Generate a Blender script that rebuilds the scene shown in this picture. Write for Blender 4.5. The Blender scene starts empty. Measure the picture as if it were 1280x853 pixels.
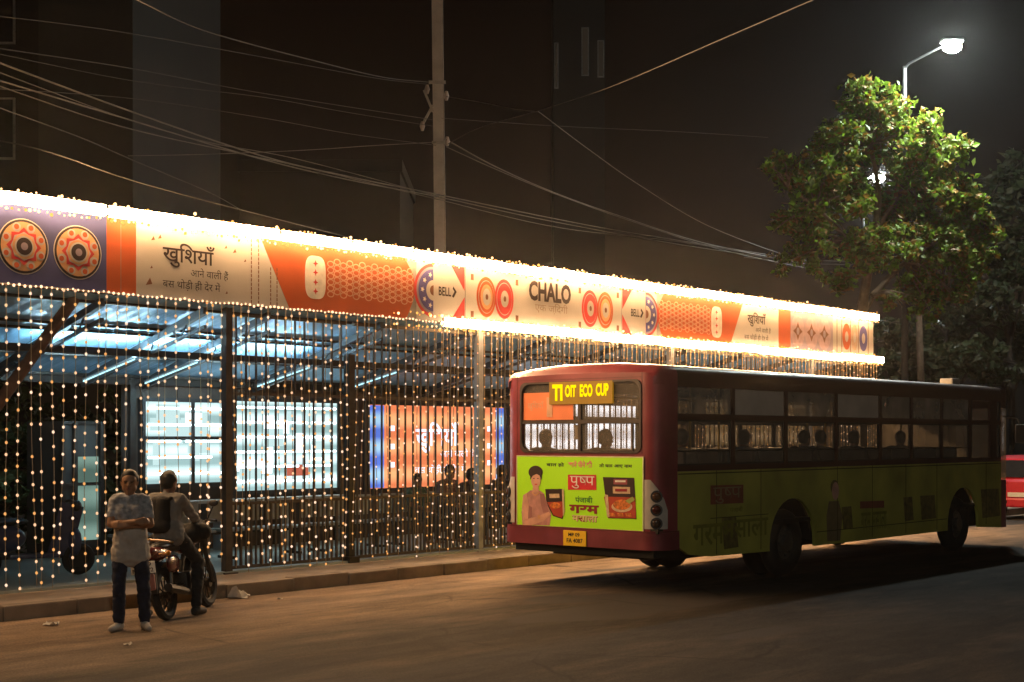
import bpy, bmesh, math, random
from mathutils import Vector, Matrix, noise
random.seed(7)
SC = bpy.context.scene
COL = SC.collection
PI = math.pi
# ---------------------------------------------------------------- layout frames
EYE = 2.05                      # eye height
FPX, HOR = 1780.0, 547.0        # focal length and horizon of the 1280 px photograph
TH = math.radians(41.0)
SN, CS = math.sin(TH), math.cos(TH)
ROT = PI / 2 - TH
ST = Matrix.Rotation(ROT, 4, 'Z')          # shelter frame: x along the kerb, y away from the road
BUS_S, BUS_T = 15.08, 10.6
BUSF = ST @ Matrix.Translation((BUS_S, BUS_T, 0))
ID = Matrix.Identity(4)

def along(px, t):
    """s along the shelter where the sight line of column px meets the plane t."""
    r = (px - 640) / FPX
    Y = t / (-r * CS + SN)
    return Y * (r * SN + CS)

def height(px, py, t):
    r = (px - 640) / FPX
    Y = t / (-r * CS + SN)
    return EYE + (HOR - py) / FPX * Y

def at(px, py, Y):
    return Vector(((px - 640) / FPX * Y, Y, EYE + (HOR - py) / FPX * Y))

# ---------------------------------------------------------------- materials
MATS = {}
def mat(name, col, rough=.6, metal=0.0, var=.18, scale=6.0, bump=0.0, emit=0.0, ecol=None, trans=0.0, spec=.4, coat=0.0):
    if name in MATS: return MATS[name]
    m = bpy.data.materials.new(name); m.use_nodes = True
    nt = m.node_tree; N = nt.nodes; Lk = nt.links
    b = N['Principled BSDF']
    tc = N.new('ShaderNodeTexCoord'); nz = N.new('ShaderNodeTexNoise')
    nz.inputs['Scale'].default_value = scale; nz.inputs['Detail'].default_value = 5
    Lk.new(tc.outputs['Object'], nz.inputs['Vector'])
    rp = N.new('ShaderNodeValToRGB'); e = rp.color_ramp.elements
    e[0].position, e[1].position = .32, .7
    e[0].color = (*[c * (1 - var) for c in col], 1); e[1].color = (*[min(1, c * (1 + var)) for c in col], 1)
    Lk.new(nz.outputs['Fac'], rp.inputs['Fac']); Lk.new(rp.outputs['Color'], b.inputs['Base Color'])
    b.inputs['Roughness'].default_value = rough; b.inputs['Metallic'].default_value = metal
    b.inputs['Specular IOR Level'].default_value = spec
    b.inputs['Coat Weight'].default_value = coat
    if rough < .95:
        mr = N.new('ShaderNodeMapRange'); mr.inputs['To Min'].default_value = max(.03, rough - .12); mr.inputs['To Max'].default_value = min(1, rough + .15)
        Lk.new(nz.outputs['Fac'], mr.inputs['Value']); Lk.new(mr.outputs['Result'], b.inputs['Roughness'])
    if bump:
        bn = N.new('ShaderNodeBump'); bn.inputs['Strength'].default_value = bump; bn.inputs['Distance'].default_value = .02
        n2 = N.new('ShaderNodeTexNoise'); n2.inputs['Scale'].default_value = scale * 6; n2.inputs['Detail'].default_value = 6
        Lk.new(tc.outputs['Object'], n2.inputs['Vector']); Lk.new(n2.outputs['Fac'], bn.inputs['Height']); Lk.new(bn.outputs['Normal'], b.inputs['Normal'])
    if emit:
        b.inputs['Emission Color'].default_value = (*(ecol or col), 1); b.inputs['Emission Strength'].default_value = emit
    if trans:
        out = N['Material Output']; tl = N.new('ShaderNodeBsdfTranslucent'); mx = N.new('ShaderNodeMixShader')
        mx.inputs['Fac'].default_value = trans
        Lk.new(rp.outputs['Color'], tl.inputs['Color']); Lk.new(b.outputs[0], mx.inputs[1]); Lk.new(tl.outputs[0], mx.inputs[2]); Lk.new(mx.outputs[0], out.inputs['Surface'])
    MATS[name] = m
    return m

def emat(name, col, strength, sample=True):
    if name in MATS: return MATS[name]
    m = bpy.data.materials.new(name); m.use_nodes = True
    nt = m.node_tree; nt.nodes.remove(nt.nodes['Principled BSDF'])
    e = nt.nodes.new('ShaderNodeEmission'); e.inputs['Color'].default_value = (*col, 1); e.inputs['Strength'].default_value = strength
    nt.links.new(e.outputs[0], nt.nodes['Material Output'].inputs['Surface'])
    if not sample: m.cycles.emission_sampling = 'NONE'
    MATS[name] = m
    return m

def glass(name, tint, gloss=.07, rough=.04, dust=.3):
    if name in MATS: return MATS[name]
    m = bpy.data.materials.new(name); m.use_nodes = True
    nt = m.node_tree; N = nt.nodes; Lk = nt.links; N.remove(N['Principled BSDF'])
    tr = N.new('ShaderNodeBsdfTransparent'); tr.inputs['Color'].default_value = (*tint, 1)
    gl = N.new('ShaderNodeBsdfGlossy'); gl.inputs['Roughness'].default_value = rough; gl.inputs['Color'].default_value = (.8, .8, .8, 1)
    df = N.new('ShaderNodeBsdfDiffuse'); df.inputs['Color'].default_value = (.45, .41, .36, 1)
    tc = N.new('ShaderNodeTexCoord'); nz = N.new('ShaderNodeTexNoise'); nz.inputs['Scale'].default_value = 2.5; nz.inputs['Detail'].default_value = 6
    Lk.new(tc.outputs['Object'], nz.inputs['Vector'])
    mr = N.new('ShaderNodeMapRange'); mr.inputs['To Min'].default_value = .02; mr.inputs['To Max'].default_value = dust
    Lk.new(nz.outputs['Fac'], mr.inputs['Value'])
    a = N.new('ShaderNodeMixShader'); a.inputs['Fac'].default_value = gloss
    Lk.new(tr.outputs[0], a.inputs[1]); Lk.new(gl.outputs[0], a.inputs[2])
    b = N.new('ShaderNodeMixShader'); Lk.new(mr.outputs['Result'], b.inputs['Fac'])
    Lk.new(a.outputs[0], b.inputs[1]); Lk.new(df.outputs[0], b.inputs[2])
    Lk.new(b.outputs[0], N['Material Output'].inputs['Surface'])
    MATS[name] = m
    return m

# ---------------------------------------------------------------- objects
ORG = {}
def tag(o, label=None, cat=None, group=None, kind=None):
    if label: o['label'] = label
    if cat: o['category'] = cat
    if group: o['group'] = group
    if kind: o['kind'] = kind
    return o

def thing(name, label, cat, org=(0, 0, 0), frame=ID, group=None):
    o = bpy.data.objects.new(name, None); COL.objects.link(o)
    o.empty_display_size = .2
    o.matrix_world = frame @ Matrix.Translation(org)
    ORG[o.name] = Vector(org)
    return tag(o, label, cat, group)

def copy_tree(o, parent=None):
    c = o.copy(); COL.objects.link(c)
    if parent is not None:
        c.parent = parent; c.matrix_parent_inverse = o.matrix_parent_inverse.copy()
    for ch in list(o.children): copy_tree(ch, c)
    return c

class MB:
    """collects simple solids and links them as one mesh object"""
    def __init__(s): s.v, s.f, s.m, s.cur = [], [], [], 0
    def add(s, vs, fs):
        o = len(s.v); s.v += [Vector(p) for p in vs]
        for f in fs: s.f.append([i + o for i in f]); s.m.append(s.cur)
        return s
    def box(s, x0, x1, y0, y1, z0, z1, bev=0.0):
        if x1 < x0: x0, x1 = x1, x0
        if y1 < y0: y0, y1 = y1, y0
        if z1 < z0: z0, z1 = z1, z0
        if bev:
            bm = bmesh.new(); bmesh.ops.create_cube(bm, size=1)
            for v in bm.verts: v.co = Vector(((x0 + x1) / 2 + v.co.x * (x1 - x0), (y0 + y1) / 2 + v.co.y * (y1 - y0), (z0 + z1) / 2 + v.co.z * (z1 - z0)))
            bmesh.ops.bevel(bm, geom=bm.edges[:], offset=bev, segments=2, affect='EDGES', profile=.6)
            return s.bm(bm)
        return s.add([(x0, y0, z0), (x1, y0, z0), (x1, y1, z0), (x0, y1, z0), (x0, y0, z1), (x1, y0, z1), (x1, y1, z1), (x0, y1, z1)],
                     [(0, 3, 2, 1), (4, 5, 6, 7), (0, 1, 5, 4), (1, 2, 6, 5), (2, 3, 7, 6), (3, 0, 4, 7)])
    def bm(s, bm):
        bm.verts.index_update()
        s.add([v.co.copy() for v in bm.verts], [[v.index for v in f.verts] for f in bm.faces]); bm.free(); return s
    def bar(s, p, q, w, h=None, up=(0, 0, 1)):
        p, q = Vector(p), Vector(q); h = h or w; d = (q - p).normalized(); up = Vector(up)
        if abs(d.dot(up)) > .98: up = Vector((1, 0, 0))
        a = d.cross(up).normalized() * w / 2; b = a.normalized().cross(d) * h / 2
        c = [p - a - b, p + a - b, p + a + b, p - a + b, q - a - b, q + a - b, q + a + b, q - a + b]
        return s.add(c, [(0, 1, 2, 3), (7, 6, 5, 4), (0, 4, 5, 1), (1, 5, 6, 2), (2, 6, 7, 3), (3, 7, 4, 0)])
    def tube(s, pts, r, n=8, cap=True):
        pts = [Vector(p) for p in pts]; k = len(pts); rs = r if hasattr(r, '__len__') else [r] * k
        vs, fs = [], []; a = None
        for i, p in enumerate(pts):
            d = (pts[min(i + 1, k - 1)] - pts[max(i - 1, 0)]).normalized()
            if a is None:
                u = Vector((0, 0, 1)) if abs(d.z) < .9 else Vector((1, 0, 0)); a = d.cross(u).normalized()
            else: a = (a - d * a.dot(d)).normalized()
            b = d.cross(a)
            for j in range(n):
                t = 2 * PI * j / n; vs.append(p + (a * math.cos(t) + b * math.sin(t)) * rs[i])
        for i in range(k - 1):
            for j in range(n): fs.append((i * n + j, i * n + (j + 1) % n, (i + 1) * n + (j + 1) % n, (i + 1) * n + j))
        if cap: fs.append(tuple(range(n))[::-1]); fs.append(tuple((k - 1) * n + j for j in range(n)))
        return s.add(vs, fs)
    def ball(s, c, r, n=8, k=5):
        c = Vector(c); r = Vector(r) if hasattr(r, '__len__') else Vector((r, r, r))
        vs = [c + Vector((0, 0, -r.z))]; fs = []
        for i in range(1, k):
            p = PI * i / k - PI / 2
            for j in range(n):
                t = 2 * PI * j / n; vs.append(c + Vector((r.x * math.cos(p) * math.cos(t), r.y * math.cos(p) * math.sin(t), r.z * math.sin(p))))
        vs.append(c + Vector((0, 0, r.z))); top = len(vs) - 1
        for j in range(n):
            fs.append((0, 1 + (j + 1) % n, 1 + j)); fs.append((top, 1 + (k - 2) * n + j, 1 + (k - 2) * n + (j + 1) % n))
        for i in range(k - 2):
            for j in range(n):
                a = 1 + i * n; fs.append((a + j, a + (j + 1) % n, a + n + (j + 1) % n, a + n + j))
        return s.add(vs, fs)
    def capsule(s, p, q, r1, r2, n=14):
        p, q = Vector(p), Vector(q); d = q - p; L = d.length; d = d.normalized() if L > 1e-6 else Vector((0, 0, 1))
        pts, rs = [], []
        for a in (-85, -60, -30): pts.append(p + d * r1 * math.sin(math.radians(a))); rs.append(r1 * math.cos(math.radians(a)))
        for i in range(5): pts.append(p + d * L * i / 4); rs.append(r1 + (r2 - r1) * i / 4)
        for a in (30, 60, 85): pts.append(q + d * r2 * math.sin(math.radians(a))); rs.append(r2 * math.cos(math.radians(a)))
        return s.tube(pts, rs, n)
    def prism(s, outline, fn, depth):
        """2D outline -> fn(u, v, w) with w from 0 (front) to depth"""
        n = len(outline)
        vs = [fn(u, v, 0) for u, v in outline] + [fn(u, v, depth) for u, v in outline]
        fs = [tuple(range(n)), tuple(range(2 * n - 1, n - 1, -1))] + [(i, i + n, (i + 1) % n + n, (i + 1) % n) for i in range(n)]
        return s.add(vs, fs)
    def ring(s, c, axis, R, r, n=28, k=10, sy=1.0):
        c = Vector(c); axis = Vector(axis).normalized(); u = axis.orthogonal().normalized(); w = axis.cross(u)
        vs, fs = [], []
        for i in range(n):
            t = 2 * PI * i / n; d = u * math.cos(t) + w * math.sin(t)
            for j in range(k):
                p = 2 * PI * j / k; vs.append(c + d * (R + r * math.cos(p)) + axis * r * sy * math.sin(p))
        for i in range(n):
            for j in range(k): fs.append((i * k + j, i * k + (j + 1) % k, ((i + 1) % n) * k + (j + 1) % k, ((i + 1) % n) * k + j))
        return s.add(vs, fs)
    def disc(s, c, axis, R, th, n=24):
        c = Vector(c); axis = Vector(axis).normalized()
        return s.tube([c - axis * th / 2, c + axis * th / 2], R, n)
    def build(s, name, m, parent=None, frame=ID, org=None, smooth=False):
        me = bpy.data.meshes.new(name)
        o_ = Vector(org) if org is not None else (ORG[parent.name] if parent is not None else Vector((0, 0, 0)))
        me.from_pydata([v - o_ for v in s.v], [], s.f)
        ms = m if isinstance(m, (list, tuple)) else [m]
        for x in ms: me.materials.append(x)
        if len(ms) > 1: me.polygons.foreach_set('material_index', s.m)
        bm = bmesh.new(); bm.from_mesh(me); bmesh.ops.recalc_face_normals(bm, faces=bm.faces[:]); bm.to_mesh(me); bm.free()
        if smooth:
            me.polygons.foreach_set('use_smooth', [True] * len(me.polygons))
            me.set_sharp_from_angle(angle=math.radians(40))
        me.update()
        return link(name, me, parent, frame, o_)

def link(name, me, parent=None, frame=ID, org=(0, 0, 0)):
    ob = bpy.data.objects.new(name, me); COL.objects.link(ob)
    if parent is not None:
        ob.parent = parent; ORG[ob.name] = ORG[parent.name] if parent.name in ORG else Vector((0, 0, 0))
    else:
        ob.matrix_world = frame @ Matrix.Translation(org); ORG[ob.name] = Vector(org)
    return ob

# ---------------------------------------------------------------- lettering
def deva(t):
    """put the short i before its consonant, as it is drawn"""
    out = []
    for c in t:
        if c == '\u093f' and out: out.insert(len(out) - 1, c)
        else: out.append(c)
    return ''.join(out)

def glyphs(text, res=3, bold=0.0):
    c = bpy.data.curves.new('t', 'FONT'); c.body = deva(text); c.resolution_u = res; c.offset = bold
    o = bpy.data.objects.new('t', c); COL.objects.link(o)
    dg = bpy.context.evaluated_depsgraph_get(); dg.update()
    me = bpy.data.meshes.new_from_object(o.evaluated_get(dg))
    vs = [v.co.copy() for v in me.vertices]; fs = [list(p.vertices) for p in me.polygons]
    bpy.data.objects.remove(o); bpy.data.curves.remove(c); bpy.data.meshes.remove(me)
    return vs, fs

def letters(mb, text, u0, v0, u1, v1, fn, w=-.004, bold=0.0, res=3, skew=0):
    """fit the text into the rectangle u0..u1, v0..v1 of a plane given by fn(u, v, w)"""
    vs, fs = glyphs(text, res, bold) if isinstance(text, str) else text
    xs = [v.x for v in vs]; ys = [v.y for v in vs]
    a, b, c, d = min(xs), max(xs), min(ys), max(ys)
    mb.add([fn(u0 + (v.x - a) / (b - a) * (u1 - u0), v0 + (v.y - c) / (d - c) * (v1 - v0), w) for v in vs], fs)

def pushpa():
    """the word of the red label, with its half letter cut by hand"""
    A, fa = glyphs('पु'); B, fb = glyphs('ष'); C, fc = glyphs('प')
    bm = bmesh.new()
    vv = [bm.verts.new(p) for p in B]
    for f in fb:
        try: bm.faces.new([vv[i] for i in f])
        except ValueError: pass
    wa = max(p.x for p in A); bw = max(p.x for p in B) * .72
    bmesh.ops.bisect_plane(bm, geom=bm.verts[:] + bm.edges[:] + bm.faces[:], plane_co=(bw, 0, 0), plane_no=(1, 0, 0), clear_outer=True)
    bm.verts.index_update()
    vs = list(A); fs = list(fa); o = len(vs)
    vs += [v.co + Vector((wa, 0, 0)) for v in bm.verts]; fs += [[v.index + o for v in f.verts] for f in bm.faces]; bm.free()
    o = len(vs); vs += [p + Vector((wa + bw, 0, 0)) for p in C]; fs += [[i + o for i in f] for f in fc]
    return vs, fs

# ---------------------------------------------------------------- common materials
STEEL = mat('dark_steel', (.05, .045, .04), .45, .6, .3, 5)
GALV = mat('galvanised_steel', (.35, .36, .38), .45, .5, .2, 7)
TUBE = mat('painted_tube', (.16, .18, .2), .4, .3, .2, 7)
BLACK = mat('black_rubber', (.018, .017, .016), .75, 0, .2, 10)
PLASTIC = mat('dark_plastic', (.03, .03, .032), .45, 0, .2, 10)
CHROME = mat('chrome', (.6, .6, .6), .2, 1, .1, 10)
CONC = mat('old_concrete', (.24, .215, .19), .9, 0, .3, 1.6, .5)
HAZE = 0.0002
# ================================================================= camera, sky, ground
cam = bpy.data.cameras.new('camera'); cam.sensor_width = 36; cam.lens = 36 * FPX / 1280
cam.shift_y = (HOR - 426.5) / 1280; cam.clip_end = 2000
co = bpy.data.objects.new('camera', cam); COL.objects.link(co); co.location = (0, 0, EYE); co.rotation_euler = (PI / 2, 0, 0); SC.camera = co
SC.view_settings.view_transform = 'Standard'; SC.view_settings.look = 'None'; SC.view_settings.exposure = 0; SC.view_settings.gamma = 1
w = bpy.data.worlds.new('World'); SC.world = w; w.use_nodes = True
nt = w.node_tree; bg = nt.nodes['Background']
tc = nt.nodes.new('ShaderNodeTexCoord'); sp = nt.nodes.new('ShaderNodeSeparateXYZ'); rp = nt.nodes.new('ShaderNodeValToRGB')
nt.links.new(tc.outputs['Generated'], sp.inputs[0]); nt.links.new(sp.outputs['Z'], rp.inputs['Fac']); nt.links.new(rp.outputs['Color'], bg.inputs['Color'])
e = rp.color_ramp.elements
e[0].position = .0; e[0].color = (.016, .0100, .0062, 1); e[1].position = .30; e[1].color = (.0016, .0007, .0005, 1)
for q, c in ((.10, (.0125, .0078, .0050, 1)), (.17, (.0070, .0044, .0032, 1)), (.235, (.0030, .0017, .0013, 1))): rp.color_ramp.elements.new(q).color = c
bg.inputs['Strength'].default_value = 1.0
SC.cycles.use_denoising = True; SC.cycles.max_bounces = 6; SC.cycles.diffuse_bounces = 3; SC.cycles.glossy_bounces = 2
SC.cycles.transparent_max_bounces = 24; SC.cycles.sample_clamp_indirect = 4; SC.cycles.volume_bounces = 0
SC.cycles.caustics_reflective = False; SC.cycles.caustics_refractive = False

def road_mat():
    m = bpy.data.materials.new('asphalt'); m.use_nodes = True; nt = m.node_tree; N = nt.nodes; Lk = nt.links; b = N['Principled BSDF']
    tc = N.new('ShaderNodeTexCoord')
    mp = N.new('ShaderNodeMapping'); mp.inputs['Scale'].default_value = (.35, 1.1, 1); Lk.new(tc.outputs['Object'], mp.inputs['Vector'])   # stretched along the traffic
    def nz(s, d=6, r=.6, v=None):
        n = N.new('ShaderNodeTexNoise'); n.inputs['Scale'].default_value = s; n.inputs['Detail'].default_value = d; n.inputs['Roughness'].default_value = r
        Lk.new(v or mp.outputs[0], n.inputs['Vector']); return n.outputs['Fac']
    def ramp(f, p0, c0, p1, c1):
        r = N.new('ShaderNodeValToRGB'); e = r.color_ramp.elements; e[0].position = p0; e[1].position = p1; e[0].color = (*c0, 1); e[1].color = (*c1, 1)
        Lk.new(f, r.inputs['Fac']); return r.outputs['Color']
    def mix(f, a, c, kind='MIX'):
        x = N.new('ShaderNodeMix'); x.data_type = 'RGBA'; x.blend_type = kind
        if isinstance(f, float): x.inputs[0].default_value = f
        else: Lk.new(f, x.inputs[0])
        for s, y in ((6, a), (7, c)):
            if isinstance(y, tuple): x.inputs[s].default_value = (*y, 1)
            else: Lk.new(y, x.inputs[s])
        return x.outputs[2]
    base = ramp(nz(.55), .3, (.025, .0225, .0205), .72, (.055, .049, .043))
    dust = ramp(nz(.9, 8, .7), .5, (0, 0, 0), .72, (1, 1, 1))
    c = mix(dust, base, (.085, .067, .052))
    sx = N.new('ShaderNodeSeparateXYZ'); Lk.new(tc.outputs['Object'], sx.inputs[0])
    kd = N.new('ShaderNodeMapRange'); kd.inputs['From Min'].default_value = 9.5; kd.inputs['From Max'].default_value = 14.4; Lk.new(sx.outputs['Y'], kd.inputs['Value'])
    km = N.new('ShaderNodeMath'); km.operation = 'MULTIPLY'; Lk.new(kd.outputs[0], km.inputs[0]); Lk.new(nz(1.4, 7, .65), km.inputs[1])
    c = mix(ramp(km.outputs[0], .12, (0, 0, 0), .62, (1, 1, 1)), c, (.31, .225, .155))     # kerb dust, made paler to paint in the rope light's pool
    fine = ramp(nz(45, 3, .7, tc.outputs['Object']), .3, (.5, .5, .5), .7, (1.4, 1.4, 1.4))
    c = mix(1.0, c, fine, 'MULTIPLY')
    c = mix(1.0, c, ramp(nz(2.3, 9, .75), .3, (.55, .56, .58), .7, (1.45, 1.4, 1.34)), 'MULTIPLY')
    # tar patches and cracks
    patch = ramp(nz(.28, 3, .5), .60, (0, 0, 0), .615, (1, 1, 1))
    c = mix(patch, c, (.055, .05, .047))
    wn = N.new('ShaderNodeTexNoise'); wn.inputs['Scale'].default_value = .9; wn.inputs['Detail'].default_value = 5; Lk.new(tc.outputs['Object'], wn.inputs['Vector'])
    av = N.new('ShaderNodeMix'); av.data_type = 'RGBA'; av.inputs[0].default_value = .35; Lk.new(tc.outputs['Object'], av.inputs[6]); Lk.new(wn.outputs['Color'], av.inputs[7])
    vo = N.new('ShaderNodeTexVoronoi'); vo.feature = 'DISTANCE_TO_EDGE'; vo.inputs['Scale'].default_value = .55; Lk.new(av.outputs[2], vo.inputs['Vector'])
    crack = ramp(vo.outputs['Distance'], .0, (1, 1, 1), .013, (0, 0, 0))
    cm = mix(1.0, crack, ramp(nz(.4, 2), .48, (0, 0, 0), .6, (1, 1, 1)), 'MULTIPLY')
    c = mix(cm, c, (.025, .022, .02))
    Lk.new(c, b.inputs['Base Color'])
    rr = N.new('ShaderNodeMapRange'); rr.inputs['To Min'].default_value = .82; rr.inputs['To Max'].default_value = 1.0; b.inputs['Specular IOR Level'].default_value = .2
    Lk.new(nz(.8), rr.inputs['Value']); Lk.new(rr.outputs[0], b.inputs['Roughness'])
    ad = N.new('ShaderNodeMath'); ad.operation = 'ADD'
    m1 = N.new('ShaderNodeMath'); m1.operation = 'MULTIPLY'; m1.inputs[1].default_value = 2.2; Lk.new(nz(1.3, 4), m1.inputs[0])
    Lk.new(m1.outputs[0], ad.inputs[0]); Lk.new(nz(60, 3, .8, tc.outputs['Object']), ad.inputs[1])
    bp = N.new('ShaderNodeBump'); bp.inputs['Strength'].default_value = .7; bp.inputs['Distance'].default_value = .018
    Lk.new(ad.outputs[0], bp.inputs['Height']); Lk.new(bp.outputs[0], b.inputs['Normal'])
    return m
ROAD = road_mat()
DIRT = mat('bare_earth', (.10, .075, .05), .95, 0, .35, .8, .6)
g = MB(); g.add([(-300, -300, -.01), (300, -300, -.01), (300, 300, -.01), (-300, 300, -.01)], [(0, 1, 2, 3)]).build('ground', DIRT)['kind'] = 'structure'
KT = 14.67          # kerb line
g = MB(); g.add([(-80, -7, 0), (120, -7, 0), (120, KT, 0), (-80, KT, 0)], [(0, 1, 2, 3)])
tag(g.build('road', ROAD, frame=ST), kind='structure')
# kerb stones in lengths of about a metre, slightly uneven
g = MB(); s = -20.0
KERB = mat('kerb_stone', (.27, .21, .155), .9, 0, .35, 2.2, .5)
while s < 62:
    l = random.uniform(.9, 1.15); j = random.uniform(-.012, .012)
    g.box(s + .006, s + l - .006, KT + j, KT + .2 + j, -.05, .17 + random.uniform(-.008, .01), .018); s += l
tag(g.build('kerb', KERB, frame=ST), kind='structure')
PAVE = mat('pavement_slab', (.40, .31, .22), .85, 0, .22, 1.8, .3)
g = MB(); g.box(-20, 62, KT + .19, 15.84, -.05, .165); tag(g.build('pavement', PAVE, frame=ST), kind='structure')
TILE = mat('platform_tile', (.42, .48, .45), .45, 0, .15, 1.5, .1)
g = MB(); g.box(7.0, 33, 15.84, 19.9, -.05, .20); tag(g.build('platform_pavement', TILE, frame=ST), kind='structure')

# ================================================================= bus shelter (posts, rafters, roof)
SHEL = thing('bus_shelter', 'long open bus shelter with tilted blue-lit roof sheets on steel rafters behind the banner', 'bus shelter', (12.28, 15.9, .165), ST)
ZF, ZB, TF, TB = 3.86, 3.0, 15.8, 19.3
def roofz(t): return ZF + (ZB - ZF) * (t - TF) / (TB - TF)
for s in (12.28, 17.45, 23.0, 28.5):
    p = MB(); q = .055
    p.box(s - q, s + q, 15.9 - q, 15.9 + q, .17, ZF + .02); p.box(s - .11, s + .11, 15.79, 16.01, .166, .185)
    p.build('post', GALV if s > 17 else mat('brown_post', (.09, .075, .065), .5, .3, .25, 6), SHEL)
for s in (14.58,):
    p = MB(); p.box(s - .06, s + .06, 15.86, 15.98, .17, 3.3); p.box(s - .1, s + .1, 15.8, 16.04, .166, .26); p.build('post', STEEL, SHEL)
for s in (8.2, 13.0, 17.3, 21.5, 26, 30.6):
    p = MB(); p.box(s - .05, s + .05, 19.2, 19.3, .2, ZB - .02); p.build('post', STEEL, SHEL)
rafters = [8.3, 10.4, 12.0, 13.1, 15.3, 17.3, 19.4, 21.5, 23.6, 25.7, 27.8, 30.2]
for s in rafters:
    p = MB(); a = (s - .16, TF, roofz(TF) - .09); b = (s + .16, TB, roofz(TB) - .09)
    p.bar(a, b, .07, .1); p.bar((a[0], a[1], a[2] - .22), (b[0], b[1], b[2] - .07), .045, .045)
    for k in range(1, 8):
        f = k / 8; P = Vector(a).lerp(Vector(b), f); Q = (Vector(a) - Vector((0, 0, .22))).lerp(Vector(b) - Vector((0, 0, .07)), f + (.06 if k % 2 else -.06)); p.bar(P, Q, .02)
    p.build('rafter', mat('rafter_dark', (.07, .08, .09), .45, .3, .2, 7), SHEL)
for t in (16.0, 16.9, 17.15, 18.2, 19.15):
    p = MB(); p.box(7.2, 31, t - .025, t + .025, roofz(t) - .045, roofz(t) - .008); p.build('purlin', STEEL, SHEL)
SHEET = mat('roof_sheet', (.30, .53, .74), .45, 0, .18, 1.3, .1, trans=.25)
for k in range(len(rafters) - 1):
    s0, s1 = rafters[k], rafters[k + 1]
    p = MB(); n = 16
    vs = []; fs = []
    for i in range(n + 1):
        s = s0 + .004 + (s1 - s0 - .008) * i / n; dz = .012 * (i % 2)
        vs += [(s, TF - .05, roofz(TF) + dz), (s, 19.2, roofz(19.2) + dz)]
    fs = [(2 * i, 2 * i + 2, 2 * i + 3, 2 * i + 1) for i in range(n)]
    p.add(vs, fs).build('roof_sheet', SHEET, SHEL)
p = MB(); p.box(7.0, 31, 19.21, 19.45, ZB - .12, ZB + .04); p.build('gutter', mat('gutter_dark', (.028, .022, .018), .7), SHEL)
UPLIGHT = emat('added_uplight', (.50, .84, 1), 210); RAFTER_GLINT = emat('rafter_glint', (.5, .9, 1), 1.6)
MATS_G = mat('gutter_dark', (.028, .022, .018), .7)
p = MB(); p.tube([(10.2, 17.32, 3.28), (15.0, 17.32, 3.28)], .018, 8); hl = p.build('tube_lamp', UPLIGHT, SHEL)  # added hidden tube that brightens the roof sheets
q = MB(); q.box(8.4, 31, 17.22, 17.235, 3.20, 3.293); q.box(8.4, 31, 17.235, 17.40, 3.20, 3.212); q.build('added_trough', MATS['gutter_dark'], hl)  # added trough that keeps the tube out of sight
for s in (11.9, 13.0, 15.2, 17.2):
    p = MB(); a = Vector((s + .12, 19.05, roofz(19.05) - .16)); b = Vector((s + .04, 17.6, roofz(17.6) - .24))
    p.tube([a, b], .012, 8); hl = p.build('tube_lamp', RAFTER_GLINT, SHEL)  # glowing tube stands in for light along the rafter underside
    q = MB(); q.bar(a + Vector((0, 0, .03)), b + Vector((0, 0, .03)), .05, .02); q.build('glint_holder', GALV, hl)
# raking brown pipe that props the open left bay
p = MB(); p.tube([(7.15, 15.98, .17), (9.95, 15.98, 3.8)], .075, 10); p.build('raking_prop', mat('rusty_pipe', (.13, .07, .045), .8, .1, .4, 5, .3), SHEL, smooth=True)

# dark back wall under the roof edge, behind the lit panels
BW = mat('dark_board_wall', (.085, .062, .05), .85, 0, .3, 2, .2)
p = MB(); p.box(12.9, 31, 19.3, 19.38, .2, ZB - .02)
for k in range(18):
    s = 12.9 + k; p.box(s, s + .05, 19.285, 19.3, .2, ZB - .03)
tag(p.build('back_wall', BW, frame=ST, org=(12.9, 19.3, .2)), 'dark boarded wall closing the back of the shelter around the lit panels', 'wall')
# rusty open railing in the left bay
R = thing('rusty_railing', 'low rusty railing of thin horizontal bars behind the lights, left of the leaning pipe', 'railing', (7.2, 18.3, .2), ST)
for z in (.55, 1.05, 1.75, 2.25):
    p = MB(); p.tube([(4.2, 18.3, z), (9.4, 18.3, z)], .03, 8); p.build('rail', MATS['rusty_pipe'], R)
for s in (4.3, 6.0, 7.7, 9.3):
    p = MB(); p.box(s - .04, s + .04, 18.26, 18.34, .2, 2.35); p.build('upright', MATS['rusty_pipe'], R)

# ================================================================= backlit panels
def panel_emission(name, c0, c1, n, s0, s1, vert=False):
    m = bpy.data.materials.new(name); m.use_nodes = True; nt = m.node_tree; N = nt.nodes; Lk = nt.links
    N.remove(N['Principled BSDF'])
    tc = N.new('ShaderNodeTexCoord'); wv = N.new('ShaderNodeTexWave'); wv.wave_type = 'BANDS'; wv.bands_direction = 'Z'; wv.inputs['Scale'].default_value = n; wv.inputs['Distortion'].default_value = .4; wv.inputs['Detail Scale'].default_value = .6
    Lk.new(tc.outputs['Object'], wv.inputs['Vector'])
    r = N.new('ShaderNodeValToRGB'); e = r.color_ramp.elements; e[0].position = .15; e[0].color = (*c0, 1); e[1].position = .95; e[1].color = (*c1, 1)
    em = N.new('ShaderNodeEmission'); Lk.new(wv.outputs['Fac'], r.inputs['Fac']); Lk.new(r.outputs[0], em.inputs['Color'])
    nz = N.new('ShaderNodeTexNoise'); nz.inputs['Scale'].default_value = 1.6; Lk.new(tc.outputs['Object'], nz.inputs['Vector'])
    mr = N.new('ShaderNodeMapRange'); mr.inputs['To Min'].default_value = s0; mr.inputs['To Max'].default_value = s1; Lk.new(nz.outputs['Fac'], mr.inputs['Value'])
    Lk.new(mr.outputs[0], em.inputs['Strength']); Lk.new(em.outputs[0], N['Material Output'].inputs['Surface'])
    return m
PT = 19.15
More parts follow.
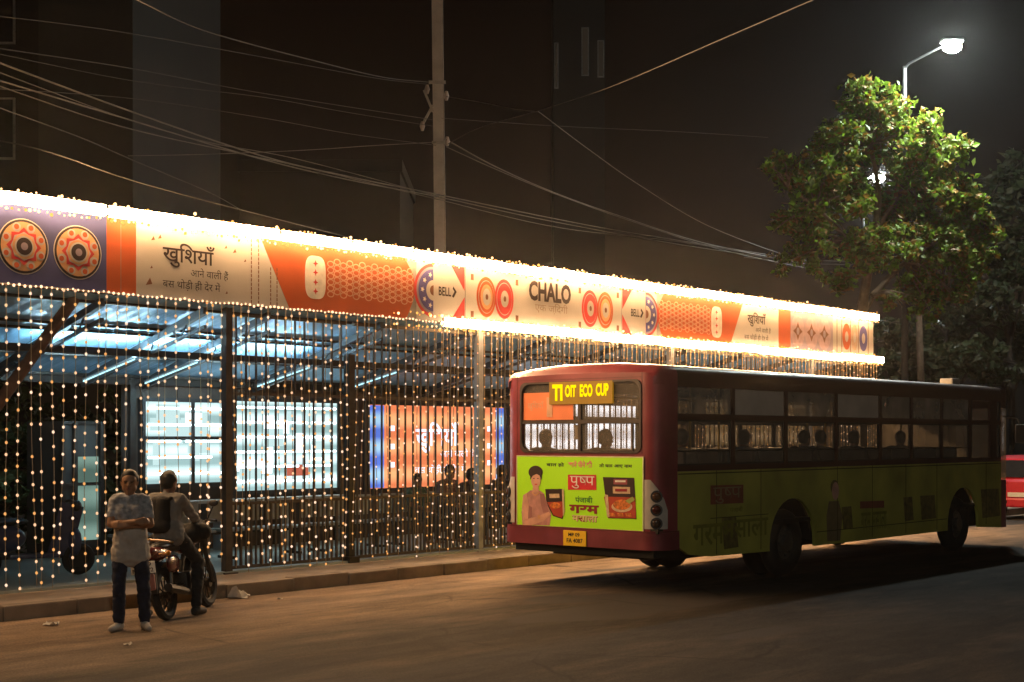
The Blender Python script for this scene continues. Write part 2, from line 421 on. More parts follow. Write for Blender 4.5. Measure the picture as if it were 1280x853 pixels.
def pw(t0):
    return lambda u, v, w: Vector((u, t0 + w, v))
def lightbox(name, label, px0, py0, px1, py1, face, n_tubes=0, tubes=None):
    s0, s1 = along(px0, PT), along(px1, PT); z1 = height((px0 + px1) / 2, py0, PT); z0 = height((px0 + px1) / 2, py1, PT)
    B = thing(name, label, 'light panel', ((s0 + s1) / 2, PT, z0), ST, 'backlit panels on the back wall')
    p = MB(); p.box(s0, s1, PT, PT + .02, z0, z1); p.build('screen', face, B)
    p = MB(); q = .06
    p.box(s0 - q, s1 + q, PT - .03, PT + .1, z1, z1 + q); p.box(s0 - q, s1 + q, PT - .03, PT + .1, z0 - q, z0)
    p.box(s0 - q, s0, PT - .03, PT + .1, z0, z1); p.box(s1, s1 + q, PT - .03, PT + .1, z0, z1); p.build('frame', PLASTIC, B)
    return B, s0, s1, z0, z1
WHITE1 = panel_emission('panel_white', (.30, .46, .46), (.75, .98, .98), .9, 1.0, 1.6)
TUBEB = emat('panel_tube', (.8, 1, 1), 6)
BRIGHT = emat('panel_bright_print', (.88, 1, 1), 2.6)
DIM = emat('panel_dim_print', (.48, .66, .66), 1.3)
RED = emat('panel_red_print', (.8, .2, .12), .7); BLUEP = emat('panel_blue_print', (.25, .45, .9), 1.0)
def white_box(label, x0, y0, x1, y1, bars, seed):
    B, s0, s1, z0, z1 = lightbox('light_panel', label, x0, y0, x1, y1, WHITE1)
    rn = random.Random(seed); f = pw(PT)
    for k in range(bars):
        z = z0 + (z1 - z0) * (k + .6) / bars
        p = MB()
        s = s0 + .05
        while s < s1 - .3:
            l = min(s1 - .05 - s, rn.uniform(.6, 1.6))
            p.tube([(s, PT - .02, z + .0), (s + l, PT - .02, z)], .022, 6); s += l + rn.uniform(.03, .12)
        p.build('tube_lamp', TUBEB, B)
    for k in range(int((s1 - s0) * 7)):
        s = rn.uniform(s0 + .05, s1 - .5); l = rn.uniform(.08, .5); z = rn.uniform(z0 + .1, z1 - .3); h = rn.uniform(.12, .42)
        p = MB(); p.box(s, min(s + l, s1 - .03), PT - .010 - .0015 * (k % 5), PT - .004, z, min(z + h, z1 - .04))
        p.build('printed_block', rn.choice([BRIGHT, BRIGHT, BRIGHT, DIM, DIM, DIM, RED if k % 3 == 0 else BRIGHT]), B)
    return B, s0, s1, z0, z1
B1 = white_box('white backlit panel with bright tubes behind the rider, divided by a dark bar', 181, 503, 279, 604, 5, 3)
B2 = white_box('long white backlit panel with rows of bright tubes and shelves behind the grille', 292, 503, 421, 612, 6, 5)
p = MB(); z = height(230, 548, PT); p.box(B1[1], B1[2], PT - .05, PT - .03, z - .03, z + .03); m_ = (B1[1] * .42 + B1[2] * .58); p.box(m_ - .03, m_ + .03, PT - .06, PT - .035, B1[3], B1[4]); p.build('mullion', PLASTIC, B1[0])
ORANGE = panel_emission('panel_orange', (.75, .20, .08), (1.0, .42, .18), .62, 1.0, 1.5)
B3, s0, s1, z0, z1 = lightbox('light_panel', 'orange backlit panel with blue ends and white Hindi lettering above the waiting people', 461, 508, 632, 608, ORANGE)
BLUEG = panel_emission('panel_blue', (.12, .22, .8), (.45, .75, 1.0), .62, .7, 1.2)
for a, b in ((s0 + .01, s0 + .38), (s1 - .3, s1 - .01)): p = MB(); p.box(a, b, PT - .008, PT - .003, z0 + .01, z1 - .01); p.build('end_strip', BLUEG, B3)
PW = emat('panel_white_print', (.85, .85, 1), 1.6); PD = emat('panel_lettering_edge', (.25, .12, .2), .6)
def zz(py, px=550): return height(px, py, PT)
p = MB(); f = pw(PT)
letters(p, 'खुशियाँ', along(519, PT), zz(566), along(573, PT), zz(528), f, -.012, .02); p.build('lettering', PW, B3)
p = MB(); letters(p, 'आने वाली हैं', along(550, PT), zz(573), along(592, PT), zz(561), f, -.012)
letters(p, 'बस थोड़ी ही देर में', along(518, PT), zz(593), along(582, PT), zz(581), f, -.012); p.build('lettering', PW, B3)
p = MB()
for sx in (s0 + .58, s1 - .5):
    for k in (.28, .5, .72): p = MB(); p.box(sx - .07, sx + .07, PT - .012, PT - .009, z0 + (z1 - z0) * k - .05, z0 + (z1 - z0) * k + .05); p.build('corner_dot', PW, B3)
p = MB(); p.box(13.0, 17.3, 18.86, 19.14, .98, 1.03)
for s in (13.1, 14.5, 15.9, 17.2): p.box(s - .02, s + .02, 18.9, 19.12, .2, .98)
tag(p.build('counter', mat('counter_pale', (.5, .5, .48), .5), frame=ST, org=(15, 19, .2)), 'narrow pale ledge running under the white backlit panels', 'counter')
# notice boards of the unseen-name kind further along, seen through the bus
ORG2 = panel_emission('panel_warm', (.35, .22, .1), (.75, .5, .28), .8, .5, 1.0)
lightbox('light_panel', 'warm yellowish backlit panel seen through the windows of the bus', 880, 500, 1010, 556, ORG2)
WH2 = panel_emission('panel_pale', (.5, .5, .56), (.85, .88, 1), .8, 3.6, 5.5)
lightbox('light_panel', 'pale backlit panel seen through the rear window of the bus', 655, 505, 800, 566, WH2)

# ================================================================= grille fence, bay by bay
BARM = mat('grille_bar', (.10, .08, .062), .5, .3, .25, 4)
def grille(label, s0, s1):
    G = thing('fence_panel', label, 'fence', ((s0 + s1) / 2, 15.92, .17), ST, 'steel grille fence along the shelter')
    p = MB(); n = max(1, round((s1 - s0) / .175)); d = (s1 - s0) / n
    for k in range(n):
        s = s0 + (k + .5) * d; p.box(s - .011, s + .011, 15.91, 15.935, .24, 3.76)
    p.build('bars', BARM, G)
    p = MB()
    for k in range(n):
        s = s0 + k * d; p.box(s - .014, s + .014, 15.905, 15.94, .24, 1.12)
    p.build('lower_bars', BARM, G)
    for z in (.24, 1.13, 2.66, 3.76):
        p = MB(); p.box(s0, s1, 15.9, 15.945, z - .022, z + .022); p.build('rail', BARM, G)
grille('grille of upright bars between the two dark posts, in front of the white panel', 12.36, 14.5)
grille('grille of upright bars between the dark post and the grey post, before the orange panel', 14.66, 17.38)
grille('grille of upright bars right of the grey post, behind the rear of the bus', 17.52, 22.9)
grille('grille of upright bars behind the middle of the bus, above its roof', 23.1, 28.4)
grille('grille of upright bars at the far end of the shelter under the banner end', 28.6, 31.0)

# ================================================================= the banner along the eaves
BT = 15.6
BZ0, BZ1 = 3.88, 4.83
SIGN = thing('banner_sign', 'long festive banner of purple, orange and cream panels reading CHALO along the shelter roof edge', 'banner', (8, BT, BZ0), ST)
p = MB(); p.box(5.0, 30.93, BT, BT + .06, BZ0, BZ1); p.build('backing_board', mat('banner_back', (.3, .27, .24), .8), SIGN)
p = MB()
for k in range(27): p.box(5.0 + k * .99, 5.04 + k * .99, BT + .06, BT + .1, BZ0, BZ1 - .02)
p.build('frame', GALV, SIGN)
PURPLE = mat('print_purple', (.065, .07, .20), .55, 0, .1, 3); ORNG = mat('print_orange', (.52, .095, .022), .55, 0, .08, 3)
CREAM = mat('print_cream', (.52, .47, .42), .55, 0, .06, 2); LILAC = mat('print_lilac', (.32, .25, .30), .55, 0, .1, 2)
INK = mat('print_ink', (.035, .02, .018), .6); REDP = mat('print_red', (.62, .05, .045), .55); GOLD = mat('print_gold', (.68, .36, .17), .55)
WHITEP = mat('print_white', (.72, .64, .56), .55); BLUEI = mat('print_indigo', (.09, .08, .26), .55); BROWN = mat('print_brown', (.2, .08, .04), .6)
PATT = mat('print_wave_line', (.68, .33, .2), .55)
def bp(u, v, w): return Vector((u, BT + w, v))
def X(px): return along(px, BT)
def Zb(px, py): return height(px, py, BT)
def sheet(name, m, outline, par, w): return MB().prism(outline, bp, .0015) if False else _sheet(name, m, outline, par, w)
def _sheet(name, m, outline, par, w):
    p = MB(); p.prism(outline, lambda u, v, d: bp(u, v, -w + d), .0015); return p.build(name, m, par)
def rect(x0, x1, z0=None, z1=None):
    z0 = BZ0 + .004 if z0 is None else z0; z1 = BZ1 - .004 if z1 is None else z1
    return [(x0, z0), (x1, z0), (x1, z1), (x0, z1)]
def ell(cx, cz, rx, rz, n=36, a0=0, a1=2 * PI): return [(cx + rx * math.cos(a0 + (a1 - a0) * i / n), cz + rz * math.sin(a0 + (a1 - a0) * i / n)) for i in range(n + (0 if a1 - a0 > 6.2 else 1))]
def star(cx, cz, r0, r1, n): return [(cx + (r0 if i % 2 else r1) * math.cos(PI * i / n), cz + (r0 if i % 2 else r1) * math.sin(PI * i / n)) for i in range(2 * n)]
def roundel(par, cx, cz, R):
    w = .004
    for nm, m, o in (('roundel', WHITEP, ell(cx, cz, R, R)), ('ring', INK, ell(cx, cz, R * .965, R * .965)), ('disc', GOLD, ell(cx, cz, R * .88, R * .88))):
        _sheet(nm, m, o, par, w); w += .003
    p = MB()
    for k in range(8):
        a = PI / 8 + k * PI / 4; p.prism(ell(cx + R * .72 * math.cos(a), cz + R * .72 * math.sin(a), R * .17, R * .17, 14), lambda u, v, d: bp(u, v, -w + d), .0015)
    p.build('petal_pattern', CREAM, par); w += .003
    p = MB()
    for k in range(8):
        a = PI / 8 + k * PI / 4; p.prism(ell(cx + R * .74 * math.cos(a), cz + R * .74 * math.sin(a), R * .10, R * .10, 12), lambda u, v, d: bp(u, v, -w + d), .0015)
    p.build('petal_pattern', ORNG, par)
    for nm, m, o in (('star', REDP, star(cx, cz, R * .52, R * .68, 8)), ('inner_star', CREAM, star(cx, cz, R * .46, R * .52, 8)), ('inner_disc', GOLD, ell(cx, cz, R * .45, R * .45)),
                     ('band', CREAM, ell(cx, cz, R * .37, R * .37)), ('eye', INK, ell(cx, cz, R * .31, R * .31)), ('pupil', LILAC, ell(cx, cz, R * .14, R * .14, 16))):
        _sheet(nm, m, o, par, w); w += .003
zm = (BZ0 + BZ1) / 2
# purple panel with two roundels
P0 = _sheet('printed_panel', PURPLE, rect(5.0, X(133)), SIGN, .003); ORG[P0.name] = ORG[SIGN.name]
d = X(97) - X(29)
for cx in (X(29) - d, X(29), X(97)): roundel(P0, cx, zm - .02, .335)
P1 = _sheet('printed_panel', ORNG, rect(X(133), X(151) - .004), SIGN, .003); _sheet('printed_panel', ORNG, rect(X(151) + .004, X(170)), SIGN, .003)
P2 = _sheet('printed_panel', CREAM, [(X(170), BZ0 + .004), (X(361), BZ0 + .004), (X(325), BZ1 - .004), (X(170), BZ1 - .004)], SIGN, .003)
def word(par, text, x0, y0, x1, y1, m=INK, bold=.0, res=3, w=.008):
    px = (x0 + x1) / 2; p = MB(); letters(p, text, X(x0), Zb(px, y1), X(x1), Zb(px, y0), bp, -w, bold, res); return p.build('lettering', m, par)
word(P2, 'खुशियाँ', 203, 305.5, 268, 336.5, bold=.012)
word(P2, 'आने वाली हैं', 238, 337, 285, 350); word(P2, 'बस थोड़ी ही देर में', 203, 350.5, 275, 364.5)
p = MB()
for x, y, r in ((191, 298, .03), (199.5, 296, .03), (189, 334, .02), (282, 309, .025), (293, 314, .03), (186, 352, .05), (283, 366, .02), (306, 326, .02)):
    z = Zb(x, y); p.prism([(X(x) - r, z - r), (X(x) + r, z - r * .6), (X(x) + r * .3, z + r)], lambda u, v, d: bp(u, v, -.006 + d), .0015)
p.build('confetti', BROWN, P2)
p = MB()
for x in (314, 323, 338, 346):
    xs = X(x); zt = BZ1 - .08 if x < 330 else BZ1 - .45
    z = BZ0 + .02
    while z < zt: p.prism(rect(xs - .008, xs + .008, z, z + .045), lambda u, v, d: bp(u, v, -.006 + d), .0015); z += .06
p.build('dotted_line', BROWN, P2)
def orange_wave(xa, xb, slant_left, cen):
    """orange panel with a white capsule and a lattice of outlined pebbles"""
    pass
# slanted orange panel with the capsule and the pebble lattice; mirrored about the CHALO panel
XM = (X(625) + X(741.5)) / 2
def mir(x, m): return 2 * XM - x if m else x
def wave_panel(m):
    o = [(X(361.5), BZ0 + .004), (X(508), BZ0 + .004), (X(516), zm - .2), (X(520), zm), (X(516), zm + .22), (X(505), BZ1 - .004), (X(325.5), BZ1 - .004)]
    P = _sheet('printed_panel', ORNG, [(mir(x, m), z) for x, z in o], SIGN, .003)
    a, b = X(381), X(407); r = (b - a) / 2; cx = mir((a + b) / 2, m)
    _sheet('capsule', WHITEP, [(cx + r * (1 if 0 <= 0 else 1) * math.copysign(abs(math.cos(t)) ** .6, math.cos(t)), zm + .31 * math.copysign(abs(math.sin(t)) ** .6, math.sin(t))) for t in [2 * PI * i / 40 for i in range(40)]], P, .006)
    p = MB()
    for k in (-.2, -.07, .07, .2): p.prism(star(cx, zm + k, .02, .05, 4), lambda u, v, d: bp(u, v, -.009 + d), .0015)
    p.build('dot', REDP, P)
    p = MB(); x0, x1 = X(409), X(516); n = 14
    for i in range(n):
        for j in range(6):
            cx = mir(x0 + (x1 - x0) * (i + .5) / n, m); cz = zm - .22 + .088 * j + (.04 if i % 2 else 0); rx, rz = (x1 - x0) / n * .56, .048
            q1 = ell(cx, cz, rx, rz, 12); q2 = ell(cx, cz, rx * .72, rz * .66, 12)
            vs = [bp(u, v, -.006) for u, v in q1] + [bp(u, v, -.006) for u, v in q2]; N_ = 12
            p.add(vs, [(k, (k + 1) % N_, (k + 1) % N_ + N_, k + N_) for k in range(N_)])
    p.build('lattice', PATT, P)
def half_disc(cx, cz, r, m, sq=1.0):
    o = ell(cx, cz, r, r * sq, 24, PI / 2, 3 * PI / 2); return [(2 * cx - x, z) if m else (x, z) for x, z in o]
def arrow_panel(m):
    P = _sheet('printed_panel', CREAM, [(mir(x, m), z) for x, z in ((X(520.5), BZ0 + .004), (X(581), BZ0 + .004), (X(581), BZ1 - .004), (X(520.5), BZ1 - .004))], SIGN, .0015)
    cx = mir(X(541), m)
    for i, (r, mm) in enumerate(((.42, REDP), (.37, LILAC), (.33, BLUEI), (.16, CREAM), (.08, BROWN))): _sheet('half_roundel', mm, half_disc(cx, zm, r, m), P, .006 + .003 * i)
    p = MB()
    for k in range(5):
        a = PI / 2 + PI * (k + .5) / 5; c = (cx + (-1 if m else 1) * .25 * math.cos(a), zm + .25 * math.sin(a)); p.prism(star(c[0], c[1], .02, .045, 5), lambda u, v, d: bp(u, v, -.021 + d), .0015)
    p.build('petal_pattern', WHITEP, P)
    a, b = X(564), X(580.5)
    for sg in (1, -1): _sheet('red_corner', REDP, [(mir(a, m), zm + sg * .43), (mir(b, m), zm + sg * .43), (mir(b, m), zm + sg * .05)], P, .005)
    p = MB(); u0, u1 = sorted((mir(X(548), m), mir(X(563.5), m)))
    if m: u0, u1 = u0 - .05, u1 - .07
    letters(p, 'BELL', u0, zm - .065, u1, zm + .075, bp, -.007, .02)
    t = u1; p.prism([(t + .02, zm - .06), (t + .06, zm - .08), (t + .13, zm + .02), (t + .05, zm + .1), (t + .04, zm + .06), (t + .08, zm + .02)], lambda u, v, d: bp(u, v, -.007 + d), .0015)
    p.build('lettering', INK, P)
def ring_disc(P, cx, mm, m2):
    for i, (r, q) in enumerate(((1, mm), (.82, CREAM), (.79, mm), (.62, m2), (.42, CREAM), (.14, BROWN))):
        _sheet('target_disc', q, ell(cx, zm - .01, .235 * r, .33 * r, 30), P, .0065 + .003 * i)
for m in (False, True):
    wave_panel(m); arrow_panel(m)
PC = _sheet('printed_panel', CREAM, rect(X(582), mir(X(582), True)), SIGN, .003)
for m in (False, True):
    a, b = mir(X(607.5), m), mir(X(630), m); ring_disc(PC, a, ORNG, GOLD); ring_disc(PC, b, REDP, REDP)
word(PC, 'CHALO', 659.5, 353.5, 712, 378.5, bold=.042, w=.03)
word(PC, 'एक ज़िंदगी', 667, 379.5, 708, 393, m=mat('print_grey', (.33, .24, .17), .6), w=.03)
p = MB()
for x in (590, 646, 724.5, 772):
    for dz in (-.31, .29):
        xs = X(x); p.prism(rect(xs - .035, xs + .035, zm + dz - .05, zm + dz + .05), lambda u, v, d: bp(u, v, -.006 + d), .0015)
p.build('square_pattern', BROWN, PC)
# far cream panel, orange strip, lilac strip, striped end
XR = mir(X(325), True)
PE = _sheet('printed_panel', CREAM, [(mir(X(361), True), BZ0 + .004), (X(973), BZ0 + .004), (X(973), BZ1 - .004), (XR, BZ1 - .004)], SIGN, .003)
word(PE, 'खुशियाँ', 934, 391, 957, 409, bold=.012); word(PE, 'आने वाली हैं', 944, 409.5, 963, 417); word(PE, 'बस थोड़ी ही देर में', 930, 418, 960, 427)
_sheet('printed_panel', ORNG, rect(X(973) + .004, X(988)), SIGN, .003)
PL = _sheet('printed_panel', LILAC, rect(X(988) + .004, X(1041)), SIGN, .003)
for x in (997, 1014, 1030):
    c = X(x); _sheet('target_disc', mat('print_mauve', (.45, .30, .32), .55), ell(c, zm, .3, .36), PL, .006); _sheet('target_disc', BROWN, star(c, zm, .10, .2, 4), PL, .009); _sheet('target_disc', LILAC, ell(c, zm, .06, .08), PL, .012)
PS = _sheet('printed_panel', CREAM, rect(X(1041) + .004, 30.93), SIGN, .003)
for x, mm, rx in ((1058, ORNG, .2), (1068, mat('print_tan', (.5, .35, .25), .55), .16), (1079, BLUEI, .2)): _sheet('target_disc', mm, ell(X(x), zm, rx, .3), PS, .006); _sheet('target_disc', CREAM, ell(X(x), zm, rx * .4, .12), PS, .009)
for x in (1046, 1052, 1063, 1073, 1085): _sheet('stripe', BROWN, rect(X(x) - .015, X(x) + .015, BZ0 + .1, BZ1 - .1), PS, .006)

# ================================================================= light ropes along the banner edges
HOT = emat('rope_flood', (1, .59, .28), 290.0); HOTD = emat('rope_flood_side', (1, .56, .24), 42.0); BEADH = [emat('rope_bead', (1, .60, .26), 3.5), emat('rope_bead_amber', (1, .46, .11), 1.7)]; ROPE = emat('rope_glow', (1, .63, .33), 24.0)
def rope(label, s0, s1, z, up, L=ROPE, flood=True, step=.5, seed=1, sb=None):
    T = thing('rope_light', label, 'rope light', ((s0 + s1) / 2, BT - .1, z), ST)
    rn = random.Random(seed); pts = []; s = s0
    while s < s1 + .01: pts.append((s, BT - .085 + rn.uniform(-.01, .01), z + rn.uniform(-.022, .022))); s += step / 2
    p = MB(); p.tube(pts, [.042 + rn.uniform(-.008, .012) for _ in pts], 7); p.build('lit_rope', L, T, smooth=True)
    if flood:
        p = MB(); q = MB(); u = MB(); c = s0
        while c < s1:
            l = min(rn.uniform(.9, 1.5), s1 - c); a, b = c, c + l - (.07 if rn.random() < .3 else .012); dz = rn.uniform(-.018, .018); zl, zh = z - .06 + dz, z + .07 + dz; c += l
            p.add([(a, BT - .143, zl), (b, BT - .143, zl), (b, BT - .137, zh), (a, BT - .137, zh)], [(0, 1, 2, 3)])
            u.add([(a, BT - .134, zl - .004), (b, BT - .134, zl - .004), (b, BT - .082, zl - .004), (a, BT - .082, zl - .004)], [(0, 1, 2, 3)])
            if up > 0: u.add([(a, BT - .133, zh + .003), (b, BT - .133, zh + .003), (b, BT - .08, zh + .006), (a, BT - .08, zh + .006)], [(0, 1, 2, 3)])
            q.box(a, b, BT - .134, BT - .08, zl, zh)
        p.build('led_strip', HOT, T)
        e_ = MB(); c = s0 if sb is None else sb
        while c < s1:
            if c < s0 and rn.random() > (c - sb) / (s0 - sb): c += .05; continue
            e_.cur = 0 if rn.random() < .6 else 1
            for sg in (-1, 1): e_.ball((c + rn.uniform(-.02, .02), BT - .11 + rn.uniform(-.03, .03), z + sg * (.075 + abs(rn.gauss(0, .022)))), rn.uniform(.012, .024), 5, 4)
            c += .075
        e_.build('beads', BEADH, T)['kind'] = 'stuff'; u.build('side_strip', HOTD, T); q.build('channel', GALV, T)
    p = MB(); s = s0
    while s < s1: p.box(s, s + .02, BT - .13, BT, z - .02, z + .02); s += 1.1
    p.build('bracket', GALV, T)
rope('blazing warm rope light along the top edge of the banner', 5.0, 30.95, BZ1 + .03, 1, seed=2)
rope('blazing warm rope light along the lower edge of the banner, right half only', X(548), 31.2, BZ0 - .02, -1, seed=4, sb=X(462))
BEAD = emat('bead', (1, .62, .36), 2.2, False)
T = thing('fairy_light_string', 'string of tiny beads of light along the lower edge of the banner, left half', 'fairy lights', (8, BT - .03, BZ0), ST)
p = MB(); s = 5.0
while s < X(560): p.ball((s, BT - .03, BZ0 - .01 + random.uniform(-.012, .012)), random.uniform(.012, .02), 6, 4); s += .072
p.build('beads', BEAD, T)['kind'] = 'stuff'
p = MB(); p.tube([(5, BT - .02, BZ0 - .015), (X(560), BT - .02, BZ0 - .015)], .008, 5); p.build('wire', mat('pale_wire', (.35, .27, .2), .6), T)

# ================================================================= the curtain of fairy lights
BULB = [emat('bulb_warm', (1, .58, .31), 1.2, False), emat('bulb_amber', (1, .45, .13), 1.0, False), emat('bulb_pale', (1, .68, .46), 1.35, False)]
WIRE = mat('string_wire', (.50, .36, .20), .5, 0, .2, 4)
bm_ = []
for m in BULB:
    q = MB(); q.ball((0, 0, 0), (.0165, .0165, .020), 7, 5); me = bpy.data.meshes.new('bulb'); me.from_pydata(q.v, [], q.f); me.materials.append(m); bm_.append(me)
GRP = 'curtain of fairy light strings'
def string_label(px):
    for lim, l in ((132, 'string of warm fairy lights hanging in the open bay left of the standing man'), (284, 'string of fairy lights hanging behind the two men, in front of the short white panel'),
                   (437, 'string of fairy lights hanging on the grille before the long white panel'), (600, 'string of fairy lights hanging on the grille before the orange panel'),
                   (840, 'string of golden fairy lights hanging beyond the rear end of the bus'), (2000, 'string of golden fairy lights hanging beyond the bus roof under the far banner')):
        if px < lim: return l
s = 5.2; k = 0
while s < 31.0:
    ss = s + random.uniform(-.045, .045); P = ST @ Vector((ss, 15.53, 2)); px = 640 + FPX * P.x / P.y
    if px > -600:
        zt = BZ0 - .03; zb = .2 + random.choice([0, .02, .05, .1, .25]) * random.random() * 2
        T = thing('fairy_light_string', string_label(px), 'fairy lights', (ss, 15.53, zt), ST, GRP)
        swx = random.uniform(-.08, .08); ph = random.uniform(0, .16); rn = random.Random(k)
        def pt(z): f = (zt - z) / (zt - zb); return Vector((ss + swx * f + .012 * math.sin(7 * f + k), 15.53 + .02 * math.sin(4 * f + k), z))
        zs = []; z = zt - ph
        while z > zb: zs.append(z); z -= (.166 + rn.uniform(-.03, .03)) * (2 if rn.random() < .05 else 1)
        p = MB(); r = .0045 if px < 284 else .0062
        p.tube([pt(zt - (zt - zb) * i / 12) for i in range(13)], r, 4)
        if -12 < px < 440:
            p.build('wire', WIRE, T)
            for z in zs:
                o = bpy.data.objects.new('bulb', rn.choices(bm_, [5, 3, 2])[0]); COL.objects.link(o); o.parent = T; o.location = pt(z) - ORG[T.name]
        else:
            p.build('wire', WIRE, T)
            q = MB()
            for z in zs: q.cur = rn.choice([0, 1, 1, 2]); q.ball(pt(z), (.0135, .0135, .017), 5, 4)
            q.build('bulbs', BULB, T)['kind'] = 'stuff'
    s += .15 if s < 17 else .145; k += 1
# ================================================================= the city bus
def yl(px):
    r = (px - 640) / FPX; X0, Y0 = BUS_S * SN - BUS_T * CS, BUS_S * CS + BUS_T * SN
    return (X0 - r * Y0) / (CS + r * SN)
def zr(px, py):
    return EYE + (HOR - py) / FPX * (BUS_S * CS + BUS_T * SN + SN * yl(px))
def xl(px, off=0.0):
    r = (px - 640) / FPX; t = BUS_T + off; X0, Y0 = BUS_S * SN - t * CS, BUS_S * CS + t * SN
    return (r * Y0 - X0) / (SN - r * CS)
MAROON = mat('maroon_paint', (.24, .035, .048), .38, 0, .26, 2.2, .05, spec=.5, coat=.35)
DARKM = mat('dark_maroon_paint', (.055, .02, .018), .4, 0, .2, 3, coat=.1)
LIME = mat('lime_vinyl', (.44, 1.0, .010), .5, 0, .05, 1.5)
LIME_SHADED = mat('lime_vinyl_shaded', (.40, .385, .07), .6, 0, .3, 1.2)  # darker copy of the lime vinyl, the side's shade painted in
GLASS = glass('bus_glass', (.90, .89, .86), dust=.26); DUSTY = glass('dusty_glass', (.82, .82, .8), .05, dust=.9); FROST = mat('dusty_blind', (.55, .48, .42), .8, 0, .12, 3)
SEATM = mat('seat_vinyl', (.06, .06, .075), .6, 0, .2, 8)
BUS = thing('city_bus', 'maroon city bus with a lime green rear advert and yellow lit destination board', 'bus', (6, 1.3, 0), BUSF)
BL, BW_ = 11.55, 2.68
R0 = .25
def arc(cx, cy, r, a0, a1, n): return [(cx + r * math.cos(math.radians(a0 + (a1 - a0) * i / n)), cy + r * math.sin(math.radians(a0 + (a1 - a0) * i / n))) for i in range(n + 1)]
def shell(name, m, path, zs, skip=None, th=.05, zfun=None, parent=BUS):
    bm = bmesh.new(); g = []
    for z in zs: g.append([bm.verts.new(zfun(x, y, z) if zfun else (x, y, z)) for x, y in path])
    fs = []
    for i in range(len(zs) - 1):
        for j in range(len(path) - 1):
            if skip and skip((path[j][0] + path[j + 1][0]) / 2, (path[j][1] + path[j + 1][1]) / 2, (zs[i] + zs[i + 1]) / 2): continue
            fs.append(bm.faces.new((g[i][j], g[i][j + 1], g[i + 1][j + 1], g[i + 1][j])))
    bmesh.ops.delete(bm, geom=[v for v in bm.verts if not v.link_faces], context='VERTS')
    bmesh.ops.recalc_face_normals(bm, faces=bm.faces[:])
    c = sum((f.normal.dot(f.calc_center_median() - Vector((5.8, 1.3, f.calc_center_median().z))) for f in bm.faces))
    if c < 0: bmesh.ops.reverse_faces(bm, faces=bm.faces[:])
    bmesh.ops.solidify(bm, geom=bm.faces[:], thickness=th)
    p = MB(); p.bm(bm); return p.build(name, m, parent, smooth=True)
rearpath = [(.42, 0)] + arc(R0, R0, R0, 270, 180, 8) + [(0, .30), (0, .8), (0, 1.3), (0, 1.8), (0, 2.32)] + arc(R0, BW_ - R0, R0, 180, 90, 8) + [(.42, BW_)]
def topz(x, y, z):
    if z <= 2.79: return (x, y, z)
    return (x, y, z - .035 * (z - 2.79) / .12 * ((y - 1.3) / 1.3) ** 4)
rear = shell('rear_body', MAROON, rearpath, [.62, .84, 1.2, 1.5, 1.86, 2.1, 2.4, 2.79, 2.85, 2.91],
             skip=lambda x, y, z: x < .005 and .29 < y < 2.33 and 1.86 < z < 2.79, zfun=topz)
# roof
prof = [(0.0, 2.74), (0.0, 2.89), (.025, 2.945), (.09, 2.985), (.45, 3.03), (.9, 3.06), (1.3, 3.065)]
prof = prof + [(BW_ - y, z) for y, z in prof[-2::-1]]
p = MB(); vs = []; n = len(prof)
RX = ((.012, .50, .925), (.05, .72, .955), (.12, .88, .98), (.25, .97, .995), (.42, 1, 1), (4, 1, 1), (8, 1, 1), (11.2, 1, 1), (11.5, .8, .95))
for x, k, ky in RX: vs += [(x, 1.3 + (y - 1.3) * ky, 2.74 + (z - 2.74) * k) for y, z in prof]
fs = []
for i in range(len(RX) - 1):
    for j in range(n - 1): fs.append((i * n + j, i * n + j + 1, (i + 1) * n + j + 1, (i + 1) * n + j))
p.add(vs, fs); p.box(.3, 11.3, .1, 2.5, 2.86, 2.88)
p.m = [1 if max(p.v[i].x for i in f) < .43 and len(f) == 4 and max(p.v[i].z for i in f) > 2.0 and min(p.v[i].x for i in f) < .3 and fi < 4 * (n - 1) else 0 for fi, f in enumerate(p.f)]
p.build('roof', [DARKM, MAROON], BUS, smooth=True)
p = MB(); p.box(xl(1214), xl(1218) + .2, .35, .6, 3.0, 3.13, .03); p.build('roof_vent', mat('vent_grey', (.3, .29, .27), .6), BUS)
p = MB(); p.box(.02, 11.45, .03, BW_ - .03, .80, .86); p.box(.6, 11.0, .35, 2.25, .40, .8); p.box(4.6, 7.6, .08, .5, .42, .8); p.box(.05, 2.6, .12, 2.48, .48, .8)
p.build('chassis', mat('chassis_black', (.014, .013, .012), .8, 0, .2, 4), BUS)
# lower side panels with wheel arches
AX1, AX2, WR = 3.4, 9.4, .50
def side_outline(x0, x1):
    o = [(x0, 1.60), (x0, .62), (x0 + .25, .5), (1.2, .44)]
    for ax in (AX1, AX2):
        o += [(ax - .66, .42)] + [(ax + .66 * math.cos(t), .5 + .66 * math.sin(t)) for t in [PI - PI * i / 14 for i in range(15)]] + [(ax + .66, .42)]
    return o + [(x1, .36), (x1, 1.60)]
def side(y, th, m):
    o = side_outline(.425, 11.1)
    p = MB(); p.prism(o, lambda u, v, w: (u, y + w, v), th); return p.build('side_panel', m, BUS)
sideR = side(0, .05, LIME_SHADED); sideL = side(BW_, -.05, LIME_SHADED)
for y0, y1 in ((.1, .8), (1.8, 2.5)):
    for ax in (AX1, AX2):
        p = MB(); p.prism([(ax + .72 * math.cos(t), .5 + .72 * math.sin(t)) for t in [PI * i / 12 for i in range(13)]] + [(ax - .67, .5)] + [(ax + .67 * math.cos(t), .5 + .67 * math.sin(t)) for t in [PI - PI * i / 12 for i in range(1, 12)]], lambda u, v, w: (u, y0 + w, v), y1 - y0)
        p.build('wheel_arch', MATS['chassis_black'], BUS)
